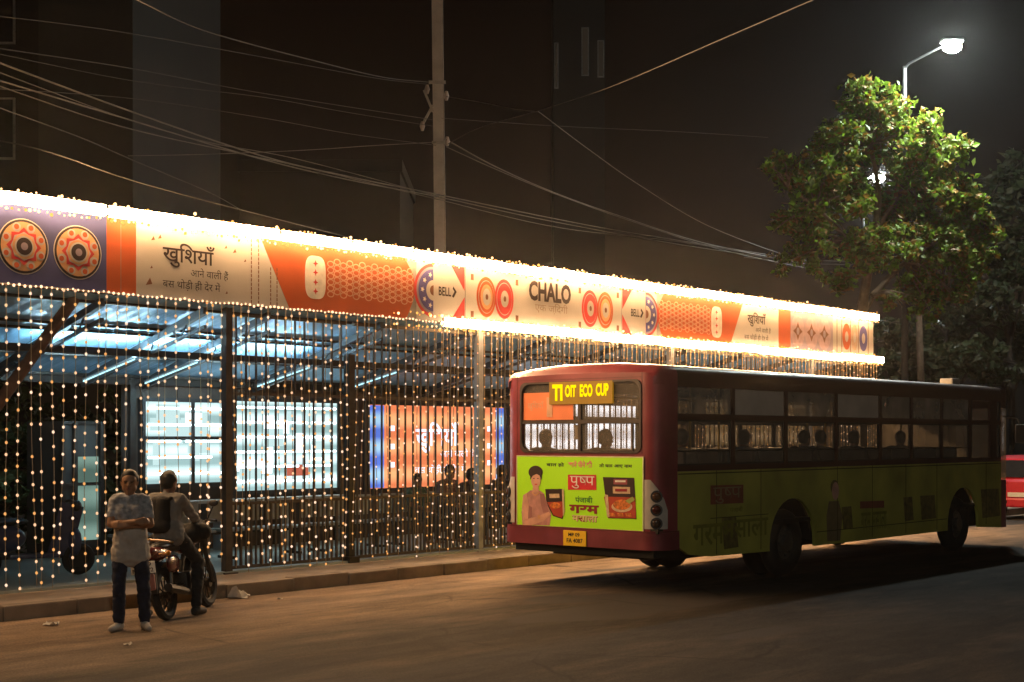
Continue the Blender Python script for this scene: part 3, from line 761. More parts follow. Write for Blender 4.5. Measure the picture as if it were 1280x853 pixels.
# window band frames and panes
cuts = [xl(843), xl(917), xl(983), xl(1046), xl(1101), xl(1140), xl(1178), xl(1213)]
for y, sgn in ((0, 1), (BW_, -1)):
    a, b = (y, y + .05 * sgn)
    p = MB(); p.box(.42, 11.1, a + .002 * sgn, b, 1.605, 1.68); p.box(.42, 11.1, a + .002 * sgn, b, 2.285, 2.365); p.box(.42, 11.1, a + .002 * sgn, b, 2.72, 2.76)
    p.box(.425, cuts[0], a + .003 * sgn, b, 1.68, 2.72)
    for c in cuts[1:]: p.box(c - .045, c + .045, a + .003 * sgn, b, 1.68, 2.72)
    p.box(10.6, 10.9, a + .003 * sgn, b, 1.68, 2.72)
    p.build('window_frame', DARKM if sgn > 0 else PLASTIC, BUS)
    for i in range(len(cuts) - 1):
        x0, x1 = cuts[i] + .045, cuts[i + 1] - .045
        W_ = MB(); ym = y + .025 * sgn
        q = .022
        W_.box(x0, x1, ym - .012, ym + .012, 1.68, 1.68 + q); W_.box(x0, x1, ym - .012, ym + .012, 2.285 - q, 2.285); W_.box(x0, x0 + q, ym - .012, ym + .012, 1.68, 2.285); W_.box(x1 - q, x1, ym - .012, ym + .012, 1.68, 2.285)
        W_.box(x0, x1, ym - .008, ym + .008, 1.86, 1.875)
        wn = W_.build('window', PLASTIC, BUS)
        MB().box(x0 + q, x1 - q, ym - .003, ym + .003, 1.68 + q, 2.285 - q).build('pane', GLASS, wn)
        fr = sgn > 0 and i in (1, 3)
        MB().box(x0, x1, ym - .003, ym + .003, 2.365, 2.72).build('blind_pane' if fr else 'pane', FROST if fr else (DUSTY if sgn > 0 else GLASS), wn)
# driver's window and front end
x0, x1 = cuts[-1] + .05, 11.1
p = MB(); p.box(x0, x0 + .05, .01, .05, 1.3, 2.72); p.box(11.02, 11.1, .01, .05, 1.3, 2.74); p.box(x0 + .05, 11.02, .012, .048, 1.63, 1.68); p.box(x0 + .05, 11.02, .012, .048, 2.28, 2.34); f_ = p.build('driver_window', PLASTIC, BUS)
MB().box(x0 + .05, 11.02, .022, .028, 1.68, 2.28).build('pane', GLASS, f_)
fp = [(11.1, 0)] + arc(11.3, .2, .2, 270, 360, 5) + [(11.5, 1.3)] + arc(11.3, BW_ - .2, .2, 0, 90, 5) + [(11.1, BW_)]
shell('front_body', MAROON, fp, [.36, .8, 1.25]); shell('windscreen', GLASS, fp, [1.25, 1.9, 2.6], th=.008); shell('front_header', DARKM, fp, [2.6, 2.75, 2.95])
p = MB(); p.tube([(11.42, .1, 2.45), (11.75, -.06, 2.42), (11.8, -.1, 2.2)], .018, 6); p.box(11.76, 11.83, -.2, .0, 1.95, 2.3, .02); p.build('wing_mirror', PLASTIC, BUS)
for yy in (.35, 2.25):
    p = MB(); p.tube([(11.49, yy, .75), (11.54, yy, .75)], .11, 14); p.build('headlight', CHROME, BUS)
# wheels
def wheel(ax, y, sgn):
    T = MB(); T.ring((ax, y, WR), (0, 1, 0), .36, .14, 36, 10, .95); w_ = T.build('wheel', BLACK, BUS, smooth=True)
    q = MB(); q.disc((ax, y + .02 * sgn, WR), (0, 1, 0), .27, .16, 24); q.disc((ax, y - .09 * sgn, WR), (0, 1, 0), .12, .08, 16)
    for k in range(8): a = k * PI / 4; q.tube([(ax + .18 * math.cos(a), y - .06 * sgn, WR + .18 * math.sin(a)), (ax + .18 * math.cos(a), y - .09 * sgn, WR + .18 * math.sin(a))], .02, 6)
    q.build('rim', mat('wheel_rim', (.12, .11, .1), .5, .6), w_)
for ax in (AX1, AX2): wheel(ax, .20, 1); wheel(ax, BW_ - .20, -1)
wheel(AX1, .52, 1); wheel(AX1, BW_ - .52, -1)
# rear window with its rounded gasket, divider bars and panes
def rrect(y0, y1, z0, z1, r, n=5):
    o = []
    for cy, cz, a in ((y1 - r, z1 - r, 0), (y0 + r, z1 - r, 90), (y0 + r, z0 + r, 180), (y1 - r, z0 + r, 270)):
        for i in range(n + 1): t = math.radians(a + 90 * i / n); o.append((cy + r * math.cos(t), cz + r * math.sin(t)))
    return o
def frame_ring(p, o, i, x0, x1):
    n = len(o)
    vs = [(x0, *a) for a in o] + [(x0, *a) for a in i] + [(x1, *a) for a in o] + [(x1, *a) for a in i]
    fs = []
    for k in range(n):
        j = (k + 1) % n
        fs += [(k, j, j + n, k + n), (k + 2 * n, k + 3 * n, j + 3 * n, j + 2 * n), (k, k + 2 * n, j + 2 * n, j), (k + n, j + n, j + 3 * n, k + 3 * n)]
    p.add(vs, fs)
p = MB(); frame_ring(p, rrect(.275, 2.35, 1.84, 2.81, .1), rrect(.305, 2.32, 1.865, 2.785, .14), -.018, .055)
rw = p.build('rear_window', mat('window_gasket', (.05, .035, .03), .5), BUS)
p = MB(); ym = yl(724); p.box(.0, .04, ym - .025, ym + .025, 1.86, 2.79); p.box(-.004, .044, .30, 2.325, 2.235, 2.285); p.box(.0, .03, .42, .44, 1.86, 2.235); p.build('divider_bar', MATS['window_gasket'], rw)
MB().box(.018, .024, .3, 2.3, 1.87, 2.78).build('pane', glass('rear_glass', (.86, .84, .82), .05), rw)
# lit destination board
def rp(m, w=0):
    return lambda u, v, d: Vector((m + d, u, v))
y0, y1 = yl(765), yl(689); zb, zt = 2.50, zr(727, 477)
p = MB(); p.box(-.02, .012, y0 - .02, y1 + .02, zb, zt); db = p.build('destination_board', mat('board_bloom', (.16, .06, .004), .5, emit=.2, ecol=(1, .48, 0)), BUS)  # board's amber glow stands in for bloom around the lit letters
LED = emat('amber_led', (1, .72, .0), 1.35)
fl = lambda u, v, d: Vector((-.0235 + d, -u, v)); zc = lambda px, py: zr(px, py)
for t_, xa, xb, ya, yb in (('TI', 691.5, 704.5, 481, 501.5), ('OIT', 707.5, 721.5, 481.5, 497), ('ECO', 726, 742, 480.5, 496.5), ('CUP', 746, 762, 479.5, 495.5)):
    p = MB(); letters(p, t_, -yl(xa), zc(xa, yb), -yl(xb), zc(xa, ya), fl, 0, .05); p.build('lettering', LED, db)
# orange notice inside the upper left rear pane, and a pale tag
NO = MB(); NO.box(.010, .016, yl(716), yl(654), 2.29, zr(680, 491)); no = NO.build('notice_board', mat('notice_orange', (.88, .25, .10), .5, 0, .1, 3), BUS)
p = MB(); fn = lambda u, v, d: Vector((.008 + d, -u, v)); letters(p, 'खुशियाँ', -yl(659), 2.42, -yl(679), 2.55, fn, 0); p.box(.006, .009, yl(690), yl(683), 2.33, 2.6); p.build('lettering', mat('notice_pale', (.7, .4, .25), .6), no)
p = MB(); p.box(.03, .034, yl(726), yl(717), 2.02, 2.22); p.build('sticker', CREAM, rw)
# rear advertisement panel
AD = MB(); AD.box(-.014, -.004, yl(804), yl(647.5), .835, 1.785); ad = AD.build('advert_panel', LIME, BUS)
p = MB(); a, b = yl(804), yl(647.5)
for q in ((a, b, 1.785, 1.80), (a, b, .82, .835), (a - .015, a, .82, 1.80), (b, b + .015, .82, 1.80)): p.box(-.016, -.004, *q)
p.build('edge_strip', mat('pale_edge', (.62, .6, .35), .5), ad)
AW = -.0175
def afn(u, v, d): return Vector((AW + d, -u, v))
def apoly(name, m, pts, lay, par=None):
    p = MB(); p.prism([(yl(x), zr(x, y)) for x, y in pts], lambda u, v, d: (-.0145 - .0022 * lay + d, u, v), .0016); return p.build(name, m, par or ad)
def aword(text, x0, y0, x1, y1, m, lay=1, bold=0.0):
    p = MB(); xm = (x0 + x1) / 2; letters(p, text, -yl(x0), zr(xm, y1), -yl(x1), zr(xm, y0), lambda u, v, d: Vector((-.015 - .0022 * lay, -u, v)), 0, bold); return p.build('lettering', m, ad)
DKT = mat('advert_dark_text', (.02, .05, .015), .6); DKR = mat('advert_maroon_text', (.25, .012, .02), .6); PINKT = mat('advert_pink_text', (.72, .25, .22), .6)
aword('बात हो', 684, 578, 706, 584, DKT, 1, .02); aword('खाने पीने की', 711, 576, 741, 584.5, PINKT, 1, .03); aword('तो याद आए नाम', 750, 579.5, 791, 585.5, DKT, 1, .02)
apoly('red_label', mat('advert_red', (.62, .02, .035), .5), [(710.8, 593.5), (746, 593.8), (746.5, 612.8), (710.8, 612.4)], 1)
aword(pushpa(), 713.5, 595.5, 744, 611, mat('advert_white', (.82, .78, .74), .5), 2, .03)
aword('पंजाबी', 720, 620, 741.5, 628.5, mat('advert_green_text', (.05, .25, .02), .6), 1, .02)
aword('गरम', 712.5, 631.5, 749.5, 642.5, DKR, 1, .04); aword('मसाला', 716, 644.5, 747.5, 652.5, mat('advert_cream_text', (.72, .6, .3), .6), 1, .03); aword('मसाला', 716.4, 644.9, 747.9, 652.9, DKR, .5, .05)
p = MB(); letters(p, 'शुद्ध', -yl(756), zr(770, 660.5), -yl(790), zr(770, 657.5), lambda u, v, d: Vector((-.0172, -u, v)), 0)
# big pack
PKD = mat('pack_black', (.03, .012, .01), .45); PKR = mat('pack_red', (.42, .05, .02), .5); PKO = mat('pack_curry', (.60, .17, .03), .5, 0, .5, 30); PKB = mat('pack_bowl', (.62, .45, .28), .5, 0, .2, 20)
b = apoly('masala_pack', PKD, [(754.5, 596.5), (793.5, 597.5), (796.5, 649), (761, 648)], 1)
apoly('pack_part', PKR, [(756, 621), (795, 622), (796, 648), (761, 647.3)], 2); apoly('pack_part', PKB, [(757, 618), (761, 619), (763, 646.5), (760, 646.5)], 3)
apoly('pack_part', PKB, [(775.5 + 13 * math.cos(t) + 3, 633.5 + 7 * math.sin(t)) for t in [2 * PI * i / 24 for i in range(24)]], 3)
apoly('pack_part', PKO, [(778.5 + 11 * math.cos(t), 631 + 6.5 * math.sin(t)) for t in [2 * PI * i / 24 for i in range(24)]], 4)
apoly('pack_part', mat('pack_leaf', (.35, .42, .1), .6), [(783, 626), (792, 621), (795, 625), (788, 630)], 5)
apoly('pack_part', mat('pack_maroon', (.30, .06, .08), .5), [(768, 599), (785, 599.3), (785, 606), (768, 605.6)], 2)
apoly('pack_part', PKB, [(767, 608.5), (788.5, 609), (788.7, 617.5), (767.2, 617)], 2); apoly('pack_part', MATS['advert_white'], [(770, 600.5), (783, 600.7), (783, 603), (770, 602.8)], 3)
apoly('pack_part', DKR, [(770, 611), (785, 611.3), (785, 614.8), (770, 614.5)], 3)
for k in range(3): apoly('pack_part', PKO, [(763 + 10 * k, 641 + .2 * k), (770 + 10 * k, 641.2 + .2 * k), (771 + 10 * k, 646), (764 + 10 * k, 645.5)], 5)
# small pack
apoly('masala_pack', PKD, [(682.5, 611.5), (704, 611.2), (706.5, 640), (704, 649), (692, 645), (684, 630)], 1)
apoly('pack_part', PKR, [(685, 628), (705, 627), (706, 642), (703, 647.5), (693, 644)], 2); apoly('pack_part', PKB, [(687.5, 617.5), (700, 617.3), (700.5, 622.5), (688, 622.8)], 2)
apoly('pack_part', PKO, [(695.5 + 6.5 * math.cos(t), 632 + 4 * math.sin(t)) for t in [2 * PI * i / 18 for i in range(18)]], 3); apoly('pack_part', PKB, [(703.5, 612), (706, 612), (706.8, 640), (705, 646)], 3)
# the printed woman
SK = mat('print_skin', (.66, .36, .26), .55); DR = mat('print_dress', (.50, .25, .22), .55, 0, .18, 14); HR = mat('print_hair', (.03, .015, .012), .6)
apoly('printed_woman', DR, [(659, 617), (664, 613), (675, 613), (681, 617), (685, 630), (690, 643), (688, 657), (654, 656), (653, 640)], 1)
apoly('printed_part', SK, [(655, 619), (659.5, 616.5), (662, 632), (661, 650), (654.5, 652), (653.5, 635)], 2); apoly('printed_part', SK, [(655, 650), (672, 646), (687, 640), (690, 643), (680, 652), (664, 657), (655, 656)], 2)
apoly('printed_part', HR, [(670.5 + 8.8 * math.cos(t), 590.5 + 8.2 * math.sin(t)) for t in [2 * PI * i / 24 for i in range(24)]] , 1.5)
apoly('printed_part', SK, [(671 + 5.9 * math.cos(t), 600.5 + 9.6 * math.sin(t)) for t in [2 * PI * i / 28 for i in range(28)]], 3); apoly('printed_part', SK, [(667.5, 606), (674, 606), (675, 616), (666.5, 616)], 2.4)
apoly('printed_part', HR, [(664, 600), (664.2, 592), (668, 588.5), (674.5, 588.5), (678.5, 592), (678, 600), (676.6, 595), (672, 592.5), (667, 595)], 3.6)
apoly('printed_part', mat('dress_shade', (.34, .15, .14), .6), [(676, 617), (681, 618), (685, 632), (687, 640), (680, 641), (677, 630)], 1.4); apoly('printed_part', MATS['dress_shade'], [(662, 632), (666, 634), (666, 646), (661, 650)], 1.4)
apoly('printed_part', GOLD, [(666, 615), (670.5, 618.5), (675.5, 615), (675, 617), (670.5, 620.5), (666.2, 617)], 3); apoly('printed_part', GOLD, [(673, 644.5), (675.5, 643.6), (677, 648), (674.5, 649)], 3)
for e_ in ((668.6, 598.3), (673.6, 598.3)): apoly('printed_part', HR, [(e_[0] + 1.1 * math.cos(t), e_[1] + .55 * math.sin(t)) for t in [PI * i / 5 for i in range(10)]], 4)
apoly('printed_part', MATS['advert_red'], [(669, 605.2), (671.2, 604.8), (673.4, 605.2), (671.2, 606.4)], 4)
# bumper, number plate
bpath = [(.42, -.03)] + arc(R0, R0, R0 + .045, 268, 180, 8) + [(-.045, 1.3)] + arc(R0, BW_ - R0, R0 + .045, 180, 92, 8) + [(.42, BW_ + .03)]
shell('bumper', mat('bumper_maroon', (.17, .028, .04), .45, 0, .2, 3), bpath, [.585, .60, .72, .80, .815], th=.06)
shell('trim_strip', mat('trim_dark', (.14, .02, .025), .5), [(x * 1.0, y) for x, y in bpath], [.818, .832], th=.03)
p = MB(); p.box(-.062, -.047, yl(736), yl(707.5), zr(722, 682.5), zr(722, 663.3), .004); pl = p.build('number_plate', mat('plate_yellow', (.82, .52, .02), .45, 0, .08, 8), BUS)
p = MB(); fp_ = lambda u, v, d: Vector((-.0645, -u, v)); letters(p, 'MP 09', -yl(714), .715, -yl(728), .765, fp_, 0, .02); letters(p, 'FA 4087', -yl(712), .63, -yl(732), .69, fp_, 0, .02); p.build('lettering', INK, pl)
# tail lamp clusters on the rounded corners
def lampset(cy, a_in, a_out):
    vs, fs = [], []; n = 8; zs = [.86, .95, 1.1, 1.25, 1.38, 1.47, 1.5]
    for z in zs:
        f = max(0, (z - 1.1) / .4); ao = a_out + (a_in - a_out) * .75 * f ** 1.5
        for i in range(n + 1):
            a = math.radians(a_in + (ao - a_in) * i / n); vs.append((R0 + (R0 + .014) * math.cos(a), cy + (R0 + .014) * math.sin(a), z))
    for i in range(len(zs) - 1):
        for j in range(n): fs.append((i * (n + 1) + j, i * (n + 1) + j + 1, (i + 1) * (n + 1) + j + 1, (i + 1) * (n + 1) + j))
    t = MB().add(vs, fs).build('tail_lamp', mat('lamp_plate', (.52, .47, .42), .4, 0, .12, 6), BUS, smooth=True)
    am = math.radians(a_in + (a_out - a_in) * .5); d = Vector((math.cos(am), math.sin(am), 0))
    for z, c in ((1.285, 'lens_amber'), (1.11, 'lens_red'), (.935, 'lens_dark')):
        P = Vector((R0, cy, z)) + d * (R0 - .01)
        q = MB(); q.tube([P, P + d * .05], .078, 18); l = q.build('lamp_ring', PLASTIC, t)
        q = MB(); q.tube([P + d * .05, P + d * .062, P + d * .068], [.055, .045, .02], 16); q.build('lens', mat(c, {'lens_amber': (.07, .03, .012), 'lens_red': (.06, .015, .012), 'lens_dark': (.04, .025, .02)}[c], .15), l, smooth=True)
lampset(R0, 186, 256); lampset(BW_ - R0, 176, 104)
# vinyl pictures on the side panel, its shade put into dulled print colours
SDK = mat('shaded_dark_print', (.21, .21, .03), .6); SPK = mat('shaded_pack_print', (.17, .14, .04), .6, 0, .4, 12)

def spoly(name, m, pts): p = MB(); p.prism([(xl(x), EYE + (HOR - y) / FPX * (BUS_S * CS + BUS_T * SN + xl(x) * CS)) for x, y in pts], lambda u, v, w: (u, -.003 + w, v), .002); return p.build(name, m, sideR)
def sword(text, x0, y0, x1, y1, m, lay=1, bold=.02):
    p = MB(); zf = lambda x, y: EYE + (HOR - y) / FPX * (BUS_S * CS + BUS_T * SN + xl(x) * CS); xm = (x0 + x1) / 2
    letters(p, text, xl(x0), zf(xm, y1), xl(x1), zf(xm, y0), lambda u, v, w: Vector((u, -.0035 - .002 * lay, v)), 0, bold); return p.build('lettering', m, sideR)
SR = mat('shaded_red', (.24, .07, .04), .6)
spoly('red_label', SR, [(888, 607), (929, 606), (929, 629), (888, 631)]); sword(pushpa(), 891, 609, 926, 629, mat('shaded_pale', (.30, .22, .12), .6))
sword('पंजाबी', 912, 633, 928, 640, SDK); sword('गरम', 866, 655, 905, 682, SDK); sword('मसाला', 903, 649, 960, 672, SDK)
spoly('masala_pack', SPK, [(902, 647), (920, 646), (923, 684), (905, 687)])
spoly('printed_woman', mat('shaded_dress', (.2, .15, .07), .6), [(1036, 627), (1048, 626), (1053, 645), (1050, 676), (1034, 677), (1033, 645)]); spoly('printed_part', SPK, [(1043 + 5 * math.cos(t), 609 + 9 * math.sin(t)) for t in [2 * PI * i / 16 for i in range(16)]])
p = MB(); zf = lambda x, y: EYE + (HOR - y) / FPX * (BUS_S * CS + BUS_T * SN + xl(x) * CS)
p.prism([(xl(1044) + .11 * math.cos(t), zf(1044, 614) + .14 * math.sin(t)) for t in [2 * PI * i / 16 for i in range(16)]], lambda u, v, w: (u, -.006 + w, v), .002); p.build('printed_part', SK, sideR)
spoly('masala_pack', SPK, [(1052, 634), (1064, 633), (1066, 660), (1054, 662)]); spoly('red_label', SR, [(1075, 627), (1105, 626), (1105, 635), (1075, 636)]); sword('गरम मसाला', 1076, 640, 1108, 662, SDK)
spoly('masala_pack', SPK, [(1129, 622), (1140, 621), (1142, 650), (1131, 652)]); spoly('masala_pack', SPK, [(1150, 620), (1168, 619), (1170, 648), (1152, 650)]); spoly('masala_pack', SPK, [(1226, 612), (1248, 611), (1250, 645), (1228, 648)])
SEAM = mat('panel_seam', (.05, .05, .012), .7)
p = MB()
for x in (1.35, 2.5, 4.75, 5.9, 7.1, 8.3, 10.4): p.box(x - .006, x + .006, -.004, .01, .46 if x > 1.3 else .56, 1.6)
p.box(.43, 11.1, -.006, .01, 1.56, 1.575); p.box(1.2, 2.7, -.004, .01, .95, .96); p.box(4.1, 8.7, -.005, .01, .62, .632)
p.build('panel_seam', SEAM, sideR)
p = MB()
for yy in (.27, BW_ - .27): p.box(-.003, .01, yy - .004, yy + .004, 1.84, 2.9)
p.box(-.003, .01, .27, BW_ - .27, 2.835, 2.843); p.build('panel_seam', MATS['trim_dark'], rear)
# seats, poles, rails inside
def seat_mesh():
    p = MB(); p.box(-.22, .22, -.44, .44, .42, .50, .03); p.box(-.26, -.18, -.44, -.01, .48, 1.02, .03); p.box(-.26, -.18, .01, .44, .48, 1.02, .03); p.box(-.15, .15, -.06, .06, 0, .43); return p
sm = None
for i in range(11):
    for y in (.56, 2.02):
        x = 1.0 + i * .86
        if x > 9.4 and y > 1.5: continue
        if sm is None: o = seat_mesh().build('seat', SEATM, BUS, org=(0, 0, 0)); sm = o.data
        else: o = bpy.data.objects.new('seat', sm); COL.objects.link(o); o.parent = BUS
        o.location = Vector((x, y, .86)) - ORG[BUS.name]
for x, y in ((2.2, 1.0), (3.9, 1.6), (5.6, 1.0), (7.3, 1.6), (9.0, 1.0)):
    p = MB(); p.tube([(x, y, .86), (x, y, 2.86)], .018, 6); p.build('grab_pole', mat('pole_yellow', (.5, .35, .05), .4), BUS)
for y in (.85, 1.75):
    p = MB(); p.tube([(1, y, 2.62), (10.5, y, 2.62)], .016, 6); p.build('grab_rail', MATS['pole_yellow'], BUS)
# ================================================================= people
def remesh(name, mb, voxel, mats, parent=None, frame=ID, smooth_it=4, matfun=None, wrinkle=0.0):
    me = bpy.data.meshes.new('raw'); me.from_pydata(mb.v, [], mb.f)
    bm = bmesh.new(); bm.from_mesh(me); bmesh.ops.recalc_face_normals(bm, faces=bm.faces[:]); bm.to_mesh(me); bm.free()
    o = bpy.data.objects.new('raw', me); COL.objects.link(o)
    md = o.modifiers.new('r', 'REMESH'); md.mode = 'VOXEL'; md.voxel_size = voxel; md.use_smooth_shade = True
    ms = o.modifiers.new('s', 'SMOOTH'); ms.factor = .5; ms.iterations = smooth_it
    dg = bpy.context.evaluated_depsgraph_get(); dg.update()
    out = bpy.data.meshes.new_from_object(o.evaluated_get(dg)); out.name = name
    bpy.data.objects.remove(o); bpy.data.meshes.remove(me)
    if wrinkle:
        nr = [v.normal.copy() for v in out.vertices]
        for v, n_ in zip(out.vertices, nr):
            c = v.co; v.co = c + n_ * wrinkle * (noise.noise(Vector((c.x * 9, c.y * 9, c.z * 16))) + .6 * noise.noise(Vector((c.x * 21 + 7, c.y * 21, c.z * 30))))
    out.materials.clear()
    ml = mats if isinstance(mats, (list, tuple)) else [mats]
    for m in ml: out.materials.append(m)
    idx = [0] * len(out.polygons)
    if matfun:
        for i, f in enumerate(out.polygons): idx[i] = matfun(f.center)
    out.polygons.foreach_set('material_index', idx)
    out.polygons.foreach_set('use_smooth', [True] * len(out.polygons)); out.update()
    return link(name, out, parent, frame)

SKIN = mat('skin_brown', (.30, .155, .085), .55, 0, .1, 12); SKIND = mat('skin_dark', (.20, .10, .06), .55, 0, .1, 12)
LIP = mat('lip', (.22, .075, .055), .5); EYEB = mat('eye_dark', (.03, .02, .018), .3); HAIR = mat('black_hair', (.014, .012, .011), .6, 0, .3, 40)
def V3(*a): return Vector(a)
def person(M, J, label, skin, shirt, trousers, shoes=None, voxel=.012, sleeve=.75, group=None, hair=True, shirt_fun=None, long_sleeve=False, bag=None, hem=.02, extra=None):
    """J: joints in a frame with y forward and x to the person's right"""
    J = {k: Vector(v) for k, v in J.items()}
    lat = (J['shr'] - J['shl']).normalized(); up = (J['neck'] - J['pelvis']).normalized(); fw = up.cross(lat).normalized()
    hd = J['head']; hf = Vector(J.get('face', fw)).normalized(); hl = hf.cross(Vector((0, 0, 1))).normalized(); hu = hl.cross(hf).normalized()
    def h(x, y, z): return hd + hl * x + hf * y + hu * z
    b = MB(); pe, ch, ne = J['pelvis'], J['chest'], J['neck']
    def torso(b, g):
        for s in (-1, 1):
            b.capsule(pe + lat * .065 * s, pe.lerp(ch, .55) + lat * .06 * s + fw * .01, .105 + g, .098 + g)
            b.capsule(pe.lerp(ch, .5) + lat * .06 * s, ch + lat * .075 * s, .100 + g, .112 + g)
            b.capsule(ch + lat * .07 * s, J['shr' if s > 0 else 'shl'] - lat * s * .025 - up * .02, .10 + g, .062 + g)
        b.capsule(J['shl'] + lat * .03, J['shr'] - lat * .03, .058 + g, .058 + g)
        b.capsule(ch, ne - up * .03, .085 + g, .06 + g)
    torso(b, 0)
    b.capsule(ne - up * .05, hd - hu * .06 - hf * .01, .057, .052)
    # head: skull, jaw, nose, brow, ears
    hb = b
    for c, r in ((h(0, -.012, .03), .088), (h(0, .012, .035), .080), (h(0, .018, -.01), .072)): hb.ball(c, r, 16, 10)
    hb.capsule(h(0, .03, -.055), h(0, .055, -.088), .052, .034); hb.capsule(h(-.025, .02, -.05), h(.025, .02, -.05), .052, .052)
    hb.capsule(h(0, .092, .012), h(0, .108, -.022), .010, .015); hb.capsule(h(-.035, .078, .03), h(.035, .078, .03), .014, .014)
    hb.capsule(h(-.018, .082, -.055), h(.018, .082, -.055), .011, .011)
    for s in (-1, 1): hb.capsule(h(.083 * s, -.005, .018), h(.08 * s, -.004, -.022), .014, .011)
    # arms and hands with five fingers
    for s, sh, el, wr in ((1, 'shr', 'elr', 'wrr'), (-1, 'shl', 'ell', 'wrl')):
        S, E, Wr = J[sh], J[el], J[wr]
        b.capsule(S, E, .052, .041); b.capsule(E, Wr, .041, .028)
        d = (Wr - E).normalized(); hk = 'han' + sh[-1]
        if hk in J: d = J[hk].normalized()
        n = J.get('nrm' + sh[-1]); n = Vector(n).normalized() if n is not None else (fw if abs(d.dot(fw)) < .8 else -up)
        n = (n - d * n.dot(d)).normalized(); q = d.cross(n)
        for k in (-1, 0, 1): b.capsule(Wr + q * .008 * k, Wr + d * .085 + q * .026 * k, .021, .017)
        for k, (o, L) in enumerate(((-.031, .062), (-.0105, .074), (.0105, .07), (.030, .054))):
            p0 = Wr + d * .085 + q * o; p1 = p0 + d * L * .5 + n * .012; p2 = p1 + d * L * .36 + n * .03
            b.capsule(p0, p1, .0105, .010, 8); b.capsule(p1, p2, .010, .0085, 8)
        t0 = Wr + d * .03 - q * .022; t1 = t0 + d * .03 - q * .028 + n * .012; b.capsule(t0, t1, .013, .011, 8); b.capsule(t1, t1 + d * .032 + n * .008, .011, .009, 8)
    # legs
    legs = []
    for s, hp, kn, an, to in ((1, 'hipr', 'knr', 'anr', 'tor'), (-1, 'hipl', 'knl', 'anl', 'tol')):
        H_, K, A = J[hp], J[kn], J[an]; T = J.get(to, A + fw * .15 - Vector((0, 0, .045)))
        b.capsule(H_, K, .085, .058); b.capsule(K, K.lerp(A, .3), .056, .056); b.capsule(K.lerp(A, .3), A, .056, .038); b.capsule(A - Vector((0, 0, .03)), T, .036, .028)
        legs.append((H_, K, A, T))
    def fm(c):
        p = c - hd; x, y, z = p.dot(hl), p.dot(hf), p.dot(hu)
        if y > .055:
            if .006 < z < .020 and .018 < abs(x) < .046: return 2
            if .024 < z < .034 and .014 < abs(x) < .05: return 2
            if -.062 < z < -.047 and abs(x) < .026: return 1
        return 0
    body = remesh('person', b, voxel, [skin, LIP, EYEB], None, M, 3, fm)
    ORG[body.name] = Vector((0, 0, 0)); tag(body, label, 'person', group)
    # shirt
    b = MB(); torso(b, .016)
    b2 = pe - up * hem
    for s in (-1, 1): b.capsule(b2 + lat * .065 * s, pe.lerp(ch, .4) + lat * .055 * s, .124 if hem > .03 else .122, .116)
    if hem > .03:
        for k in (0, .025, .05): b.capsule(b2 - lat * .088 - up * k, b2 + lat * .088 - up * k, .120, .120)
    if J.get('belly'): b.ball(pe.lerp(ch, .30) + fw * .05, (.12, .10, .15), 14, 8)
    for sh, el, wr in (('shr', 'elr', 'wrr'), ('shl', 'ell', 'wrl')):
        S, E, Wr = J[sh], J[el], J[wr]
        if long_sleeve: b.capsule(S, E, .068, .056); b.capsule(E, E.lerp(Wr, .93), .056, .043)
        else: b.capsule(S, S.lerp(E, sleeve), .064, .060)
    sh_ = remesh('shirt', b, max(voxel, .011), shirt, body, ID, 3, shirt_fun, .013)
    b = MB()
    for s in (-1, 1): b.capsule(pe + lat * .06 * s, pe + lat * .06 * s + up * .03, .116, .112)
    for H_, K, A, T in legs: b.capsule(H_, K, .090, .072); b.capsule(K, A.lerp(K, .08), .074, .062)
    remesh('trousers', b, max(voxel, .011), trousers, body, ID, 3, None, .011)
    if shoes:
        for H_, K, A, T in legs:
            b = MB(); z0 = Vector((0, 0, 1)); A0 = A - z0 * .035; d = (T - A); d.z = 0; d.normalize()
            b.capsule(A0 - d * .04, A0 + d * .04, .046, .044); b.capsule(A0 + d * .02, T, .044, .036); b.capsule(A + z0 * .0, A0, .05, .048); b.capsule(T, T + d * .03, .037, .03)
            b.capsule(A0 - d * .05 - z0 * .02, T + d * .02 - z0 * .004, .036, .034)
            remesh('shoe', b, .010, shoes, body, ID, 2)
    if hair:
        b = MB()
        for c, r in ((h(0, -.026, .045), .096), (h(0, -.012, .066), .085), (h(0, -.035, .0), .084), (h(0, .015, .092), .05)): b.ball(c, r, 16, 10)
        for s in (-1, 1): b.capsule(h(.074 * s, .0, .05), h(.078 * s, .0, .02), .024, .016)
        remesh('hair', b, .010, HAIR, body, ID, 2)
    return body

# ---- the man with folded arms
SHIRT = [mat('shirt_grey', (.42, .38, .34), .9, 0, .12, 9, .2), mat('shirt_check', (.33, .33, .35), .9, 0, .42, 22, .2)]
JEANS = mat('navy_jeans', (.018, .022, .042), .9, 0, .35, 12, .2); SHOE = mat('pale_sneaker', (.40, .37, .34), .7, 0, .25, 14)
stand = dict(pelvis=(0, 0, .93), chest=(0, .01, 1.25), neck=(0, .01, 1.43), head=(.01, .04, 1.565), face=(.12, 1, -.06), shr=(.155, .0, 1.385), shl=(-.155, 0, 1.385),
             elr=(.205, .08, 1.135), ell=(-.205, .08, 1.125), wrr=(-.05, .225, 1.165), wrl=(.05, .19, 1.12), hanr=(-1, -.12, .1), hanl=(1, -.1, .12), nrmr=(0, -1, -.3), nrml=(0, -1, -.2),
             hipr=(.10, 0, .88), hipl=(-.10, 0, .88), knr=(.115, .03, .48), knl=(-.135, .03, .48), anr=(.12, -.01, .085), anl=(-.15, .0, .085), tor=(.19, .14, .04), tol=(-.18, .16, .04), belly=(1, 1, 1))
MANP = at(163, 788, 15.15)
